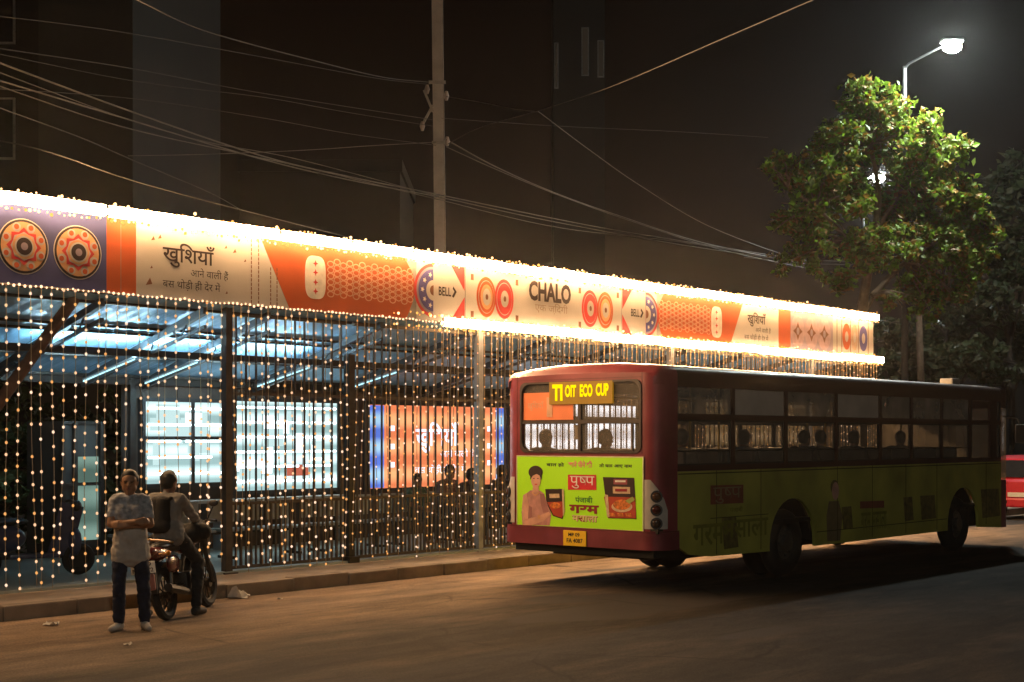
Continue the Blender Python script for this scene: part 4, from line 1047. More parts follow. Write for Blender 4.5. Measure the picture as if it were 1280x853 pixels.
M = Matrix.Translation((MANP.x, MANP.y, 0)) @ Matrix.Rotation(PI + .28, 4, 'Z')
stand2 = dict(stand)
def chestfun(c): return 1 if c.z > 1.19 else 0
person(M, stand2, 'standing man with folded arms in a grey shirt, dark jeans and pale sneakers', SKIN, SHIRT, JEANS, SHOE, .0095, .62, shirt_fun=chestfun, hem=.09)

# ================================================================= motorcycle with rider
bx = -3.86; BKY = 15.95
MB_M = Matrix.Translation((bx, BKY, 0)) @ Matrix.Rotation(-.15, 4, 'Z') @ Matrix.Rotation(math.radians(-7), 4, 'Y')
BIKE = thing('motorcycle', 'dark red motorcycle with a white number plate parked nose to the kerb under its rider', 'motorcycle', (0, 0, 0), MB_M)
RED_B = mat('bike_maroon', (.085, .010, .013), .25, 0, .12, 4, coat=.4)
def bwheel(y, R=.30):
    p = MB(); p.ring((0, y, R), (1, 0, 0), R - .05, .05, 32, 8, 1.0); w_ = p.build('wheel', BLACK, BIKE, smooth=True)
    q = MB(); q.ring((0, y, R), (1, 0, 0), R - .085, .018, 28, 6); q.disc((0, y, R), (1, 0, 0), .06, .12, 14)
    for k in range(10): a = k * PI / 5; q.tube([(0, y + .05 * math.cos(a), R + .05 * math.sin(a)), (0, y + (R - .09) * math.cos(a), R + (R - .09) * math.sin(a))], .009, 5)
    q.build('rim', STEEL, w_)
bwheel(0); bwheel(1.28)
p = MB(); p.tube([(0, 1.14, .93), (0, .62, .62), (0, .5, .38), (0, 0.0, .30)], .028, 7); p.tube([(0, .62, .78), (0, .1, .74), (0, -.2, .80)], .022, 7)
for s in (-1, 1): p.tube([(.06 * s, .5, .38), (.075 * s, .0, .30)], .02, 6); p.tube([(.075 * s, .1, .72), (.085 * s, .0, .30)], .022, 7)
p.build('frame', STEEL, BIKE)
p = MB(); p.box(-.12, .12, .42, .78, .26, .50, .04); p.tube([(0, .68, .45), (0, .82, .66)], .085, 10); p.tube([(.02, .8, .6), (.1, .9, .4), (.12, .55, .24), (.15, .2, .30), (.16, -.25, .38)], [.025, .025, .03, .045, .05], 8); p.build('engine', STEEL, BIKE, smooth=True)
p = MB()
for c, r in (((0, .82, .84), (.13, .24, .10)), ((0, .70, .80), (.12, .2, .10))): p.ball(c, r, 16, 10)
p.build('fuel_tank', RED_B, BIKE, smooth=True)
p = MB(); p.ball((0, .30, .80), (.13, .36, .06), 16, 8); p.ball((0, .05, .83), (.115, .25, .06), 16, 8); p.build('seat', PLASTIC, BIKE, smooth=True)
p = MB(); p.ball((0, -.10, .76), (.12, .30, .085), 16, 8); p.ball((.0, -.30, .79), (.10, .14, .06), 12, 8)
for s in (-1, 1): p.ball((.10 * s, .12, .62), (.03, .2, .1), 12, 8)
p.build('tail_cowl', RED_B, BIKE, smooth=True)
p = MB()
for s in (-1, 1): p.tube([(.11 * s, .15, .86), (.12 * s, -.2, .90), (.07 * s, -.40, .93)], .014, 6)
p.tube([(-.07, -.40, .93), (.07, -.40, .93)], .014, 6); p.build('grab_rail', mat('worn_brass', (.45, .30, .16), .4, .6, .2, 8), BIKE)
p = MB(); p.box(-.07, .07, -.45, -.40, .72, .79, .012); p.build('tail_lamp', mat('bike_lamp', (.3, .02, .02), .2), BIKE)
vs = []; fs = []
for i in range(11):
    a = math.radians(30 + 115 * i / 10); y, z = .37 * math.cos(a), .30 + .37 * math.sin(a)
    vs += [(-.07, y, z - .02), (0, y, z), (.07, y, z - .02)]
for i in range(10): fs += [(3 * i, 3 * i + 1, 3 * i + 4, 3 * i + 3), (3 * i + 1, 3 * i + 2, 3 * i + 5, 3 * i + 4)]
p = MB().add(vs, fs); p.box(-.075, .075, -.36, -.33, .33, .56); p.build('mudguard', PLASTIC, BIKE, smooth=True)
p = MB(); p.box(-.15, .13, -.475, -.462, .57, .70, .004); pl = p.build('number_plate', mat('plate_white', (.72, .70, .66), .5, 0, .06, 8), BIKE)
p = MB(); letters(p, 'MP 09', -.12, .645, .09, .69, lambda u, v, d: Vector((u, -.4775, v)), 0, .02); letters(p, 'NS 5172', -.13, .585, .11, .63, lambda u, v, d: Vector((u, -.4775, v)), 0, .02); p.build('lettering', INK, pl)
p = MB(); p.box(-.09, .10, -.455, -.44, .38, .56, .02); p.build('mud_flap', mat('flap_pink', (.30, .12, .10), .6, 0, .2, 9), BIKE)
p = MB()
for s in (-1, 1): p.tube([(.07 * s, 1.12, .92), (.09 * s, 1.28, .30)], .028, 8)
p.ball((0, 1.24, .88), (.1, .08, .1), 12, 8); p.build('fork', STEEL, BIKE, smooth=True)
p = MB(); p.tube([(-.36, .92, 1.03), (-.2, 1.06, 1.05), (0, 1.1, .99), (.2, 1.06, 1.05), (.36, .92, 1.03)], .014, 7); hb_ = p.build('handlebar', STEEL, BIKE)
for s in (-1, 1): q = MB(); q.tube([(.2 * s, 1.05, 1.05), (.3 * s, 1.02, 1.2)], .008, 5); q.ball((.32 * s, 1.0, 1.24), (.06, .02, .04), 10, 6); q.build('mirror', PLASTIC, hb_, smooth=True)
for s in (-1, 1): p = MB(); p.tube([(.12 * s, -.30, .76), (.22 * s, -.32, .76)], .01, 5); p.ball((.24 * s, -.33, .76), (.03, .04, .03), 10, 6); p.build('indicator', mat('indicator_amber', (.5, .2, .03), .3), BIKE, smooth=True)
p = MB(); p.tube([(-.05, .45, .28), (-.24, .35, .03)], .014, 6); p.build('side_stand', STEEL, BIKE)
# helmet of the rider hangs on the bar: dark bag on the tank
RM = Matrix.Translation((bx - .06, BKY + .05, 0)) @ Matrix.Rotation(-.06, 4, 'Z')
ride = dict(pelvis=(0, .22, .95), chest=(-.06, .27, 1.22), neck=(-.06, .31, 1.40), head=(-.04, .37, 1.525), face=(.5, 1, -.15), shr=(.13, .26, 1.35), shl=(-.23, .31, 1.35),
            elr=(.20, .50, 1.13), ell=(-.26, .56, 1.14), wrr=(.17, .76, 1.07), wrl=(-.20, .80, 1.07), hipr=(.11, .24, .92), hipl=(-.11, .24, .92),
            knr=(.25, .52, .62), knl=(-.30, .42, .56), anr=(.27, .38, .10), anl=(-.25, .14, .10), tor=(.31, .54, .045), tol=(-.25, .30, .045))
rider = person(RM, ride, 'rider in a pale shirt sitting astride the motorcycle, seen from behind', SKIND, mat('rider_shirt', (.20, .185, .17), .9, 0, .2, 7, .2), mat('rider_trousers', (.02, .019, .02), .9), mat('rider_shoe', (.03, .028, .027), .7), .011, long_sleeve=True)
p = MB()
p.capsule((-.06, .12, 1.08), (-.05, .15, 1.30), .11, .09); p.capsule((-.12, .12, 1.08), (-.13, .16, 1.30), .10, .08); p.capsule((-.02, .08, 1.05), (-.16, .08, 1.05), .08, .08)
p.capsule((-.17, .2, 1.36), (-.19, .34, 1.34), .022, .022); p.capsule((.03, .18, 1.36), (.06, .32, 1.34), .022, .022)
p.capsule((-.19, .34, 1.34), (-.2, .38, 1.16), .02, .02); p.capsule((.06, .32, 1.34), (.07, .36, 1.16), .02, .02)
bk = remesh('backpack', p, .012, mat('backpack_black', (.010, .009, .009), .8, 0, .3, 10), None, RM, 2); tag(bk, 'small dark backpack worn on the back of the motorcycle rider', 'backpack')
p = MB(); p.capsule((.16, .58, .92), (.22, .78, .95), .11, .10); p.capsule((.08, .66, .95), (.27, .66, .95), .10, .10); p.capsule((.18, .6, 1.0), (.22, .74, 1.03), .07, .06)
tag(remesh('bag', p, .014, MATS['backpack_black'], None, RM, 3), 'black bag on the motorcycle tank in front of the rider', 'bag')

# ================================================================= seated people: in the shelter and in the bus
def seated(M, label, shirt, turn=0.0, lean=0.0, group=None, skin=SKIND, z=.45):
    J = dict(pelvis=(0, 0, z + .10), chest=(0, lean * .5 - .01, z + .40), neck=(0, lean * .8, z + .58), head=(0, lean + .03, z + .71), face=(math.sin(turn), math.cos(turn), -.1), shr=(.18, lean * .7 - .01, z + .53), shl=(-.18, lean * .7 - .01, z + .53),
             elr=(.23, .10 + lean * .5, z + .28), ell=(-.23, .10 + lean * .5, z + .28), wrr=(.10, .30, z + .20), wrl=(-.10, .30, z + .20), hipr=(.09, .02, z + .09), hipl=(-.09, .02, z + .09),
             knr=(.12, .42, z + .07), knl=(-.12, .42, z + .07), anr=(.12, .40, .085), anl=(-.12, .42, .085), tor=(.13, .55, .04), tol=(-.13, .57, .04))
    return person(M, J, label, skin, shirt, DKTR, None, .0145, group=group)
DKTR = mat('dark_trousers', (.03, .03, .038), .9)
def cloth(n, c): return mat(n, c, .9, 0, .25, 8)
BENCH_T = 17.6
Bn = thing('waiting_bench', 'long dark metal bench on the platform with people sitting before the orange panel', 'bench', (18.6, BENCH_T, .2), ST)
BSEAT = mat('bench_plate', (.34, .36, .35), .4, .4, .2, 7)
for s0 in (11.6, 13.4, 15.2, 17.0, 18.8, 20.6):
    p = MB()
    for k in range(3): p.box(s0 + .55 * k + .03, s0 + .55 * k + .53, BENCH_T - .22, BENCH_T + .22, .62, .655, .01)
    p.build('seat', BSEAT, Bn)
    p = MB()
    for k in range(3): p.box(s0 + .55 * k + .03, s0 + .55 * k + .53, BENCH_T + .22, BENCH_T + .25, .74, 1.08, .01)
    p.build('backrest', BSEAT, Bn)
    for x in (s0 + .2, s0 + 1.5): p = MB(); p.box(x - .03, x + .03, BENCH_T - .2, BENCH_T + .2, .2, .24); p.box(x - .03, x + .03, BENCH_T - .03, BENCH_T + .03, .24, .6); p.build('leg', STEEL, Bn)
p = MB(); p.box(11.5, 22.3, BENCH_T - .03, BENCH_T + .03, .575, .62); p.build('beam', STEEL, Bn)
for px, l, sh, tn in ((519, 'waiting person with round dark hair, first on the bench before the orange panel', (.05, .09, .07), 0.1), (554, 'waiting person in dark clothes, seated before the middle of the orange panel', (.10, .06, .06), .5),
                      (576, 'waiting person with head turned aside, seated just left of the grey post', (.05, .045, .06), -.8), (622, 'waiting person in a dark jacket seated beside the bus, face turned to it', (.035, .035, .05), -1.4)):
    s = along(px, BENCH_T - .03); Mx = ST @ Matrix.Translation((s, BENCH_T - .06, .2)) @ Matrix.Rotation(PI, 4, 'Z')
    seated(Mx @ Matrix.Scale({519: .94, 554: 1.05, 576: 1.0, 622: 1.03}[px], 4), l, cloth('cloth_%d' % px, sh), tn, {519: .0, 554: .10, 576: .22, 622: .05}[px])
def on_bus(x, y, label, c, turn=0.0, skin=SKIND):
    seated(BUSF @ Matrix.Translation((x, y, .86)) @ Matrix.Rotation(-PI / 2, 4, 'Z'), label, cloth('pass_%d_%d' % (x * 10, y * 10), c), turn, .03, 'passengers on the bus', skin)
on_bus(.42, 2.28, 'passenger whose dark head shows at the left of the rear window of the bus', (.05, .045, .05))
on_bus(.42, 1.22, 'passenger seen through the right half of the rear window of the bus', (.08, .07, .06), .4)
on_bus(1.0 + .86 * 2, .45, 'passenger sitting at the second side window of the bus from the rear', (.09, .1, .13), -.5)
on_bus(1.0, .36, 'passenger leaning at the rearmost side window of the bus', (.15, .14, .13), -.3)
on_bus(1.0 + .86 * 4, .42, 'passenger sitting at the left edge of the third side window of the bus', (.05, .05, .05), .2)
on_bus(1.0 + .86 * 5, .62, 'passenger at the right edge of the third side window, darker than the others', (.04, .04, .05), -.2)
on_bus(1.0 + .86 * 6, .48, 'passenger at the fourth side window of the bus beside the yellow pole', (.06, .05, .05), 0)
on_bus(1.0 + .86 * 8, .5, 'passenger at a dim side window near the front of the bus', (.2, .17, .15), -.6)
# ================================================================= utility pole and cables
PY = 31.6
pb = at(551, HOR, PY); POLE = thing('utility_pole', 'tall pale utility pole rising behind the shelter and carrying the cables', 'pole', (pb.x, PY, 0))
p = MB(); tx = at(546, 0, PY).x
p.bar((pb.x + .04, PY, 0), (tx - .03, PY, 14.2), .11, .22); p.build('pole', mat('pole_concrete', (.46, .40, .34), .8, 0, .15, 3, .2), POLE)
p = MB(); p.bar((pb.x + .04 + .09, PY + .02, 0), (tx - .03 + .085, PY + .02, 14.2), .07, .1); p.build('side_rail', mat('pole_rail', (.33, .27, .22), .7), POLE)
c = at(548, 150, PY)
p = MB()
for a, b in (((530, 113), (541, 140)), ((541, 132), (527, 158))): p.bar(at(*a, PY - .1), at(*b, PY - .1), .05)
p.build('bracket', mat('bracket_steel', (.4, .36, .3), .6, .3), POLE); p = MB(); p.bar(at(536, 103, PY - .12), at(557, 103, PY - .12), .06); p.build('bracket', MATS['bracket_steel'], POLE); p = MB(); p.bar(at(540, 178, PY - .12), at(560, 178, PY - .12), .05); p.build('bracket', mat('bracket_steel', (.4, .36, .3), .6, .3), POLE)
for x, y in ((534, 112), (528, 158), (558, 120), (559, 177)):
    p = MB(); q = at(x, y, PY - .15); p.tube([q - Vector((0, 0, .1)), q, q + Vector((0, 0, .1))], [.03, .06, .03], 8); p.build('insulator', mat('insulator', (.4, .33, .28), .3), POLE, smooth=True)
CABLE = mat('cable_sheath', (.105, .09, .075), .6, 0, .25, 2)
CABLE_DIM = mat('cable_sheath_dimmed', (.062, .054, .047), .7, 0, .25, 2)  # darker sheath copy, shade painted in for cables caught by the rope light
def catmull(P, n=10):
    out = []; Q = [P[0] * 2 - P[1]] + P + [P[-1] * 2 - P[-2]]
    for i in range(1, len(Q) - 2):
        a, b, c, d = Q[i - 1:i + 3]
        for k in range(n):
            t = k / n; out.append(.5 * ((2 * b) + (c - a) * t + (2 * a - 5 * b + 4 * c - d) * t * t + (3 * b - a - 3 * c + d) * t ** 3))
    return out + [P[-1]]
def cable(pts, r, label, m=CABLE, group='overhead cables'):
    P = [at(*q) for q in pts]
    c = MB().tube(catmull(P), r * .8, 5).build('overhead_cable', m, None, ID, P[0], True); tag(c, label, 'cable', group)
cable([(-30, 68, 17), (165, 140, 20.5), (330, 196, 25), (440, 222, 28), (550, 244, 31.4), (700, 275, 36), (800, 293, 40), (1000, 325, 50)], .017, 'thick upper strand of the bright cable bundle sweeping down across the pole to the tree')
cable([(-30, 92, 17), (165, 151, 20.5), (330, 200, 25), (440, 226, 28), (550, 247, 31.4), (690, 277, 36), (850, 306, 42), (1000, 328, 50)], .015, 'second strand of the bright cable bundle, just below the thick one at the pole')
cable([(-30, 98, 17.5), (150, 158, 21), (300, 192, 25), (400, 214, 28), (549, 250, 31.4), (700, 285, 36), (860, 304, 42), (1010, 330, 50)], .012, 'thin lowest strand of the bright cable bundle')
cable([(-30, 80, 18), (150, 146, 21), (260, 178, 24), (375, 200, 27), (549, 246, 31.4)], .010, 'thin strand inside the bundle, ending at the pole')
cable([(165, -3, 17), (260, 40, 20), (400, 78, 25), (480, 97, 29), (536, 103, 31.4)], .012, 'cable from the top edge down to the upper bracket of the pole', CABLE_DIM)
cable([(-20, 18, 18), (150, 40, 21), (330, 72, 26), (470, 98, 30), (538, 106, 31.4)], .009, 'faint thin cable meeting the upper bracket from the far left', CABLE_DIM)
cable([(-20, 58, 18), (165, 86, 22), (300, 112, 26), (430, 133, 29), (541, 150, 31.4)], .010, 'dull cable running to the middle of the pole above the bundle', CABLE_DIM)
cable([(-20, 64, 19), (170, 102, 23), (330, 122, 26), (430, 140, 29), (541, 158, 31.4)], .008, 'second dull cable running to the middle of the pole', CABLE_DIM)
cable([(-20, 110, 19), (170, 124, 23), (330, 148, 26), (440, 168, 29), (545, 182, 31.4)], .008, 'faint cable above the horizontal one, left of the pole', CABLE_DIM)
cable([(-20, 128, 17), (100, 172, 20), (165, 200, 22), (260, 240, 26), (300, 262, 30)], .010, 'dull cable descending towards the banner, upper of two', CABLE_DIM)
cable([(-20, 172, 15.8), (60, 190, 16.5), (150, 221, 18), (230, 244, 19.5), (330, 270, 21.5), (460, 303, 25), (560, 325, 29)], .011, 'lowest cable that sinks behind the glowing banner', CABLE_DIM)
cable([(160, 195, 24), (260, 193, 26), (380, 188, 28.5), (470, 182, 30), (545, 178, 31.4)], .009, 'nearly level cable joining the pole from the left')
cable([(558, 175, 31.4), (620, 209, 33), (700, 244, 36), (780, 272, 40), (880, 304, 46), (1005, 330, 55)], .019, 'thick cable leaving the pole to the right above the bundle')
cable([(558, 184, 31.4), (620, 212, 33), (700, 245, 36), (790, 277, 40), (900, 312, 46), (1010, 336, 55)], .012, 'thin companion just under the thick cable right of the pole')
cable([(558, 121, 31.4), (600, 128, 31), (640, 136, 30), (672, 140, 29)], .009, 'thin cable from the pole to the junction right of it')
cable([(560, 180, 31.4), (600, 160, 30.5), (672, 139, 29), (760, 110, 24), (900, 50, 19), (1030, -6, 16)], .010, 'cable rising from the junction to the top right edge', CABLE_DIM)
cable([(672, 139, 29), (740, 190, 33), (800, 232, 37), (880, 280, 43), (960, 312, 50), (1020, 330, 56)], .012, 'cable dropping from the junction towards the tree')
cable([(552, 148, 31.4), (700, 158, 36), (850, 165, 42), (960, 172, 48)], .006, 'hair thin level cable right of the pole', CABLE_DIM)
cable([(930, 318, 45), (1000, 325, 46), (1100, 327, 47), (1200, 324, 48), (1300, 319, 49)], .016, 'upper of two level cables passing in front of the tree to the right edge')
cable([(930, 322, 45), (1020, 330, 46), (1120, 331, 47), (1210, 328, 48), (1300, 325, 49)], .012, 'lower of two level cables passing in front of the tree to the right edge')

# ================================================================= street lamps
def street_lamp(label, x, y, zh, dx, px_light, dy=-.05):
    L = thing('street_lamp', label, 'street lamp', (x, y, 0), ID, 'street lamps along the road')
    p = MB(); zt = zh + (.16 if dy < -1 else -.35)
    p.tube([(x, y, 0), (x, y, zh * .5), (x, y, zt)], [.11, .085, .055], 10); p.tube([(x, y, 0), (x, y, .5)], .16, 10); p.build('pole', mat('lamp_post_grey', (.12, .12, .12), .6, .2, .2, 5), L, smooth=True)
    p = MB(); p.tube([(x, y, zt - .05), (x + dx * .1, y + dy * .1, (zt + zh + .2) / 2), (x + dx * .9, y + dy * .9, zh + .2)], [.04, .035, .03], 8); p.build('arm', MATS['lamp_post_grey'], L, smooth=True)
    hx = x + dx; y += dy
    p = MB(); p.box(hx - .30, hx + .26, y - .2, y + .1, zh + .16, zh + .25, .03); p.build('lamp_head', mat('lamp_housing', (.3, .3, .3), .5), L)
    p = MB(); gr = (.24, .17, .15) if dy < -1 else (.27, .2, .22); p.ball((hx - .02, y - .06, zh + .16 - gr[2] * .75), gr, 20, 12); p.build('lamp_glass', px_light or LAMPE, L)
LAMPE = emat('lamp_white', (.86, .96, .92), 2300); LAMP_FILL = emat('added_fill_lamp', (1, 1, .86), 1000)
LY = 39.0
LY = 39.3; q = at(1131, 100, LY); hz = at(1190, 57, 37.0)
street_lamp('street lamp with a bright white head on a bent arm above the tree', q.x, LY, hz.z - .1, hz.x - q.x, 0, -2.3)
street_lamp('added unseen street lamp behind the viewer that fills light on the man and bus', 1.2, -9.0, 10.5, 1.6, LAMP_FILL)  # added lamp out of view, fills the man's front and the bus side
q2 = at(1098, 220, 62)
street_lamp('farther street lamp whose white light shows through the tree crown', q2.x - .66, 62, q2.z - .1, .66, 0)

# ================================================================= trees
BARK_DIM = mat('bark_dimmed', (.03, .02, .014), .9, 0, .35, 5, .6); BARK = mat('bark', (.17, .11, .07), .9, 0, .35, 5, .6)  # dark bark copy paints the night's shade into the dim trees
LEAF = [mat('leaf_green', (.12, .165, .015), .55, 0, .45, 1.2, trans=.4), mat('leaf_olive', (.24, .13, .02), .55, 0, .3, 1.2, trans=.35), mat('leaf_bright', (.17, .30, .02), .5, 0, .3, 1.2, trans=.4)]
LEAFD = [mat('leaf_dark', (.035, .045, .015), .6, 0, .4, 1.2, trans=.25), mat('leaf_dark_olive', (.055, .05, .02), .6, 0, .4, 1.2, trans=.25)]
def tree(name, label, base, limbs, clumps, n, size, leaf, r0=.2, seed=1, keep=None, cat='tree', group=None):
    rn = random.Random(seed); base = Vector(base); T = thing(name, label, cat, base, ID, group)
    p = MB()
    for L in limbs:
        pts = [base + Vector(q) for q in L[0]]; p.tube(catmull(pts, 5), [L[1] + (L[2] - L[1]) * i / (5 * (len(pts) - 1)) for i in range(5 * (len(pts) - 1) + 1)], 8)
    tips = []
    for c, r, w in clumps:
        c = base + Vector(c); near = min((base + Vector(q) for L in limbs for q in L[0]), key=lambda q: (q - c).length)
        for k in range(7):
            d = Vector((rn.gauss(0, 1), rn.gauss(0, 1), rn.gauss(0, .8))).normalized(); e_ = c + Vector((d.x * r[0], d.y * r[1], d.z * r[2])) * .8
            p.tube(catmull([near, near.lerp(e_, .5) + Vector((rn.uniform(-.2, .2), rn.uniform(-.2, .2), rn.uniform(0, .3))), e_], 3), [.035, .03, .026, .022, .018, .014, .008], 5)
    p.build('trunk', BARK_DIM if group else BARK, T, smooth=True)
    q = MB(); tw = sum(w for c, r, w in clumps)
    for c, r, w in clumps:
        c = base + Vector(c); ns = max(4, int(26 * w))
        sub = []
        for _ in range(ns):
            d = Vector((rn.gauss(0, 1), rn.gauss(0, 1), rn.gauss(0, 1))).normalized() * (rn.random() ** .45)
            sub.append((c + Vector((d.x * r[0], d.y * r[1], d.z * r[2])), rn.uniform(.22, .5) * min(r) ** .5))
        for _ in range(int(n * w / tw)):
            s, sr = rn.choice(sub); P = s + Vector((rn.gauss(0, 1), rn.gauss(0, 1), rn.gauss(0, .75))) * sr * .42
            if keep and not keep(P): continue
            l = size * rn.uniform(.6, 1.35); wd = l * rn.uniform(.5, .75)
            a = Vector((rn.gauss(0, 1), rn.gauss(0, 1), rn.gauss(-.3, .7))).normalized(); b = a.cross(Vector((rn.gauss(0, 1), rn.gauss(0, 1), rn.gauss(0, 1)))).normalized()
            f = a.cross(b) * l * .12
            q.cur = rn.choices(range(len(leaf)), [1 - .5 * (i > 0) for i in range(len(leaf))])[0]
            q.add([P - a * l / 2, P + b * wd / 2 + f, P + a * l / 2, P - b * wd / 2 + f], [(0, 1, 2), (0, 2, 3)])
    q.build('crown', leaf, T)
    return T
def gap(P):
    px = 640 + FPX * P.x / P.y; py = HOR - FPX * (P.z - EYE) / P.y
    return P.y < 0 or (px - 1098) ** 2 + (py - 220) ** 2 > 260
tb = Vector((9.35, 38, 0))
def T3(px, py, dy=0): q = at(px, py, 38 + dy); return tuple(q - tb)
main_limbs = [([T3(1074, 470), T3(1076, 400), T3(1085, 340), T3(1094, 290)], .17, .10), ([T3(1094, 290), T3(1098, 240), T3(1088, 180), T3(1082, 130)], .10, .03), ([T3(1085, 345), T3(1060, 300, -.5), T3(1020, 260, -1), T3(985, 235, -1)], .08, .02),
              ([T3(1090, 370, .2), T3(1130, 330, .5), T3(1175, 300, .8), T3(1215, 275, 1)], .085, .02), ([T3(1094, 290), T3(1130, 235, .6), T3(1165, 180, .8)], .07, .02), ([T3(1078, 395, .3), T3(1110, 345, .6), T3(1150, 315, 1.2)], .06, .02), ([(0, 0, -.1), T3(1073, 500)], .22, .18)]
main_clumps = [(T3(1085, 140), (1.0, 1.0, .7), 1.0), (T3(1050, 180, -.4), (1.0, 1.1, .8), 1.0), (T3(1120, 165, .2), (1.1, 1.2, .8), 1.2), (T3(1165, 185, .5), (.85, 1, .8), .9), (T3(1000, 220, -.8), (.9, 1, .8), .6), (T3(965, 215, -1), (.5, .8, .5), .2),
               (T3(1040, 245, -.5), (1.1, 1.2, .9), 1.0), (T3(1100, 240, 1.0), (1.2, .8, .9), 1.0), (T3(1165, 245, .6), (1.1, 1.1, .9), 1.2), (T3(1210, 270, .9), (.7, .9, .9), .7), (T3(990, 275, -.8), (.8, .9, .7), .55), (T3(1040, 300, -.6), (1.0, 1.1, .7), .8),
               (T3(1110, 310, -.8), (1.1, 1, .7), .9), (T3(1165, 310, .5), (1.1, 1, .8), 1.1), (T3(1205, 325, .8), (.7, .8, .6), .6), (T3(1000, 325, -.5), (.9, .8, .4), .35), (T3(1150, 355, .6), (.9, .8, .45), .5), (T3(1200, 365, .6), (.5, .6, .4), .3), (T3(1060, 345, -.5), (.7, .7, .4), .3), (T3(1230, 300, 1), (.35, .5, .5), .25), (T3(1175, 380, .6), (.8, .7, .35), .35), (T3(1120, 375, .3), (.6, .7, .3), .25), (T3(1075, 215, .8), (.9, .8, .8), .7), (T3(1130, 275, .9), (1, .8, .8), .8)]
tree('broadleaf_tree', 'large tree beyond the banner end, its crown lit green by the street lamp above', tb, main_limbs, main_clumps, 21000, .19, LEAF, seed=11, keep=gap)
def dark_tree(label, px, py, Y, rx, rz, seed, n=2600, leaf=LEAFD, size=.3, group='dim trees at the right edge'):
    c = at(px, py, Y); b = Vector((c.x, Y, 0)); rn = random.Random(seed); cl = []
    for k in range(9): cl.append(((rn.uniform(-rx, rx) * .75, rn.uniform(-1.2, 1.2), c.z + rn.uniform(-rz, rz) * .75), (rx * .45, 1.3, rz * .4), 1))
    tree('broadleaf_tree', label, b, [([(0, 0, -.1), (.1, 0, c.z * .4), (-.1, .1, c.z * .8), (.1, 0, c.z)], .11, .05), ([(0, 0, c.z * .6), (rx * .5, .2, c.z + rz * .3)], .08, .02), ([(0, 0, c.z * .6), (-rx * .5, .2, c.z + rz * .3)], .08, .02)], cl, n, size, leaf, seed=seed, group=group)
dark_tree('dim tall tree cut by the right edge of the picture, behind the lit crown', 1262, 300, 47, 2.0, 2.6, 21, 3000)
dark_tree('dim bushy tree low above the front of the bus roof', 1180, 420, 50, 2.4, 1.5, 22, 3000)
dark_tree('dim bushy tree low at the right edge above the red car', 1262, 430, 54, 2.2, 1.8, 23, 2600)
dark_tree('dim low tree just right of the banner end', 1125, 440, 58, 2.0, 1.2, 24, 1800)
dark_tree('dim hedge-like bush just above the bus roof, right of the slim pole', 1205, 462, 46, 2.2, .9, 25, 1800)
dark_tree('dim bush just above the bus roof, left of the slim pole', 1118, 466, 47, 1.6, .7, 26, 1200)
p = MB(); a = at(1147, 340, 44); b = at(1151, 470, 44); p.tube([(b.x + .05, 44, 0), b, a, a + Vector((-.05, 0, 1.5))], [.12, .11, .09, .08], 8)
tag(p.build('timber_pole', BARK, None, ID, (b.x + .05, 44, 0), True), 'slim straight brown pole under the lit crown, right of the banner end', 'pole')
dark_tree('dark leafy tree behind the open left bay of the shelter', 40, 560, 24, 1.6, 1.5, 31, 2600, [mat('leaf_shade', (.04, .06, .02), .6, 0, .4, 1.2, trans=.25), LEAFD[0]], .2, 'trees behind the shelter')
dark_tree('dark bush behind the greenish glass booth', 128, 590, 26, 1.3, 1.6, 32, 1600, [MATS['leaf_shade'], LEAFD[0]], .2, 'trees behind the shelter')

# ================================================================= the booth with greenish glass behind the men
s0 = along(104, 19.0); s1 = along(152, 19.0)
K = thing('glass_booth', 'small booth with greenish lit glass doors behind the standing man', 'booth', ((s0 + s1) / 2, 19.3, .2), ST)
GREENG = panel_emission('booth_glow', (.10, .17, .14), (.24, .38, .32), .5, .7, 1.1)
p = MB(); p.box(s0, s1, 19.6, 20.6, .2, 2.3); p.build('cabin', mat('booth_wall', (.045, .04, .035), .7), K)
for a, b, z0, z1 in ((s1 - .42, s1 - .05, 1.35, 1.75), (s1 - .42, s1 - .05, .45, 1.3), (s0 + .1, s1 - .5, .42, .8)):
    p = MB(); p.box(a, b, 19.56, 19.6, z0, z1); p.build('glass_pane', GREENG, K)
p = MB()
for x in (s0, s1 - .46, s1): p.box(x - .03, x + .03, 19.53, 19.6, .2, 2.3)
for z in (.22, 1.32, 2.28): p.box(s0, s1, 19.54, 19.6, z - .02, z + .02)
p.build('door_frame', STEEL, K)
# a parked scooter in the dark bay
p_ = ST @ Vector((along(40, 17.2), 17.2, .2))
SC_ = thing('scooter', 'dark scooter parked on the platform behind the lights at far left', 'scooter', (0, 0, 0), Matrix.Translation(p_) @ Matrix.Rotation(.5, 4, 'Z'))
for x in (-.6, .6):
    p = MB(); p.ring((x, 0, .22), (0, 1, 0), .17, .05, 24, 8); p.disc((x, 0, .22), (0, 1, 0), .12, .06, 16); p.build('wheel', BLACK, SC_, smooth=True)
p = MB(); p.ball((-.45, 0, .52), (.38, .17, .2), 14, 8); p.box(-.3, .35, -.13, .13, .25, .31, .02); p.bar((.35, 0, .28), (.52, 0, .95), .3, .06, (0, 1, 0)); p.ball((.55, 0, .45), (.1, .1, .2), 10, 6); p.build('body', mat('scooter_blue', (.04, .05, .10), .3, coat=.4), SC_, smooth=True)
p = MB(); p.ball((-.4, 0, .74), (.36, .13, .06), 14, 8); p.build('seat', PLASTIC, SC_, smooth=True)
p = MB(); p.tube([(.5, -.3, .98), (.53, 0, 1.0), (.5, .3, .98)], .018, 7); p.ball((.57, 0, .93), (.08, .11, .08), 10, 6); p.build('handlebar', PLASTIC, SC_, smooth=True)

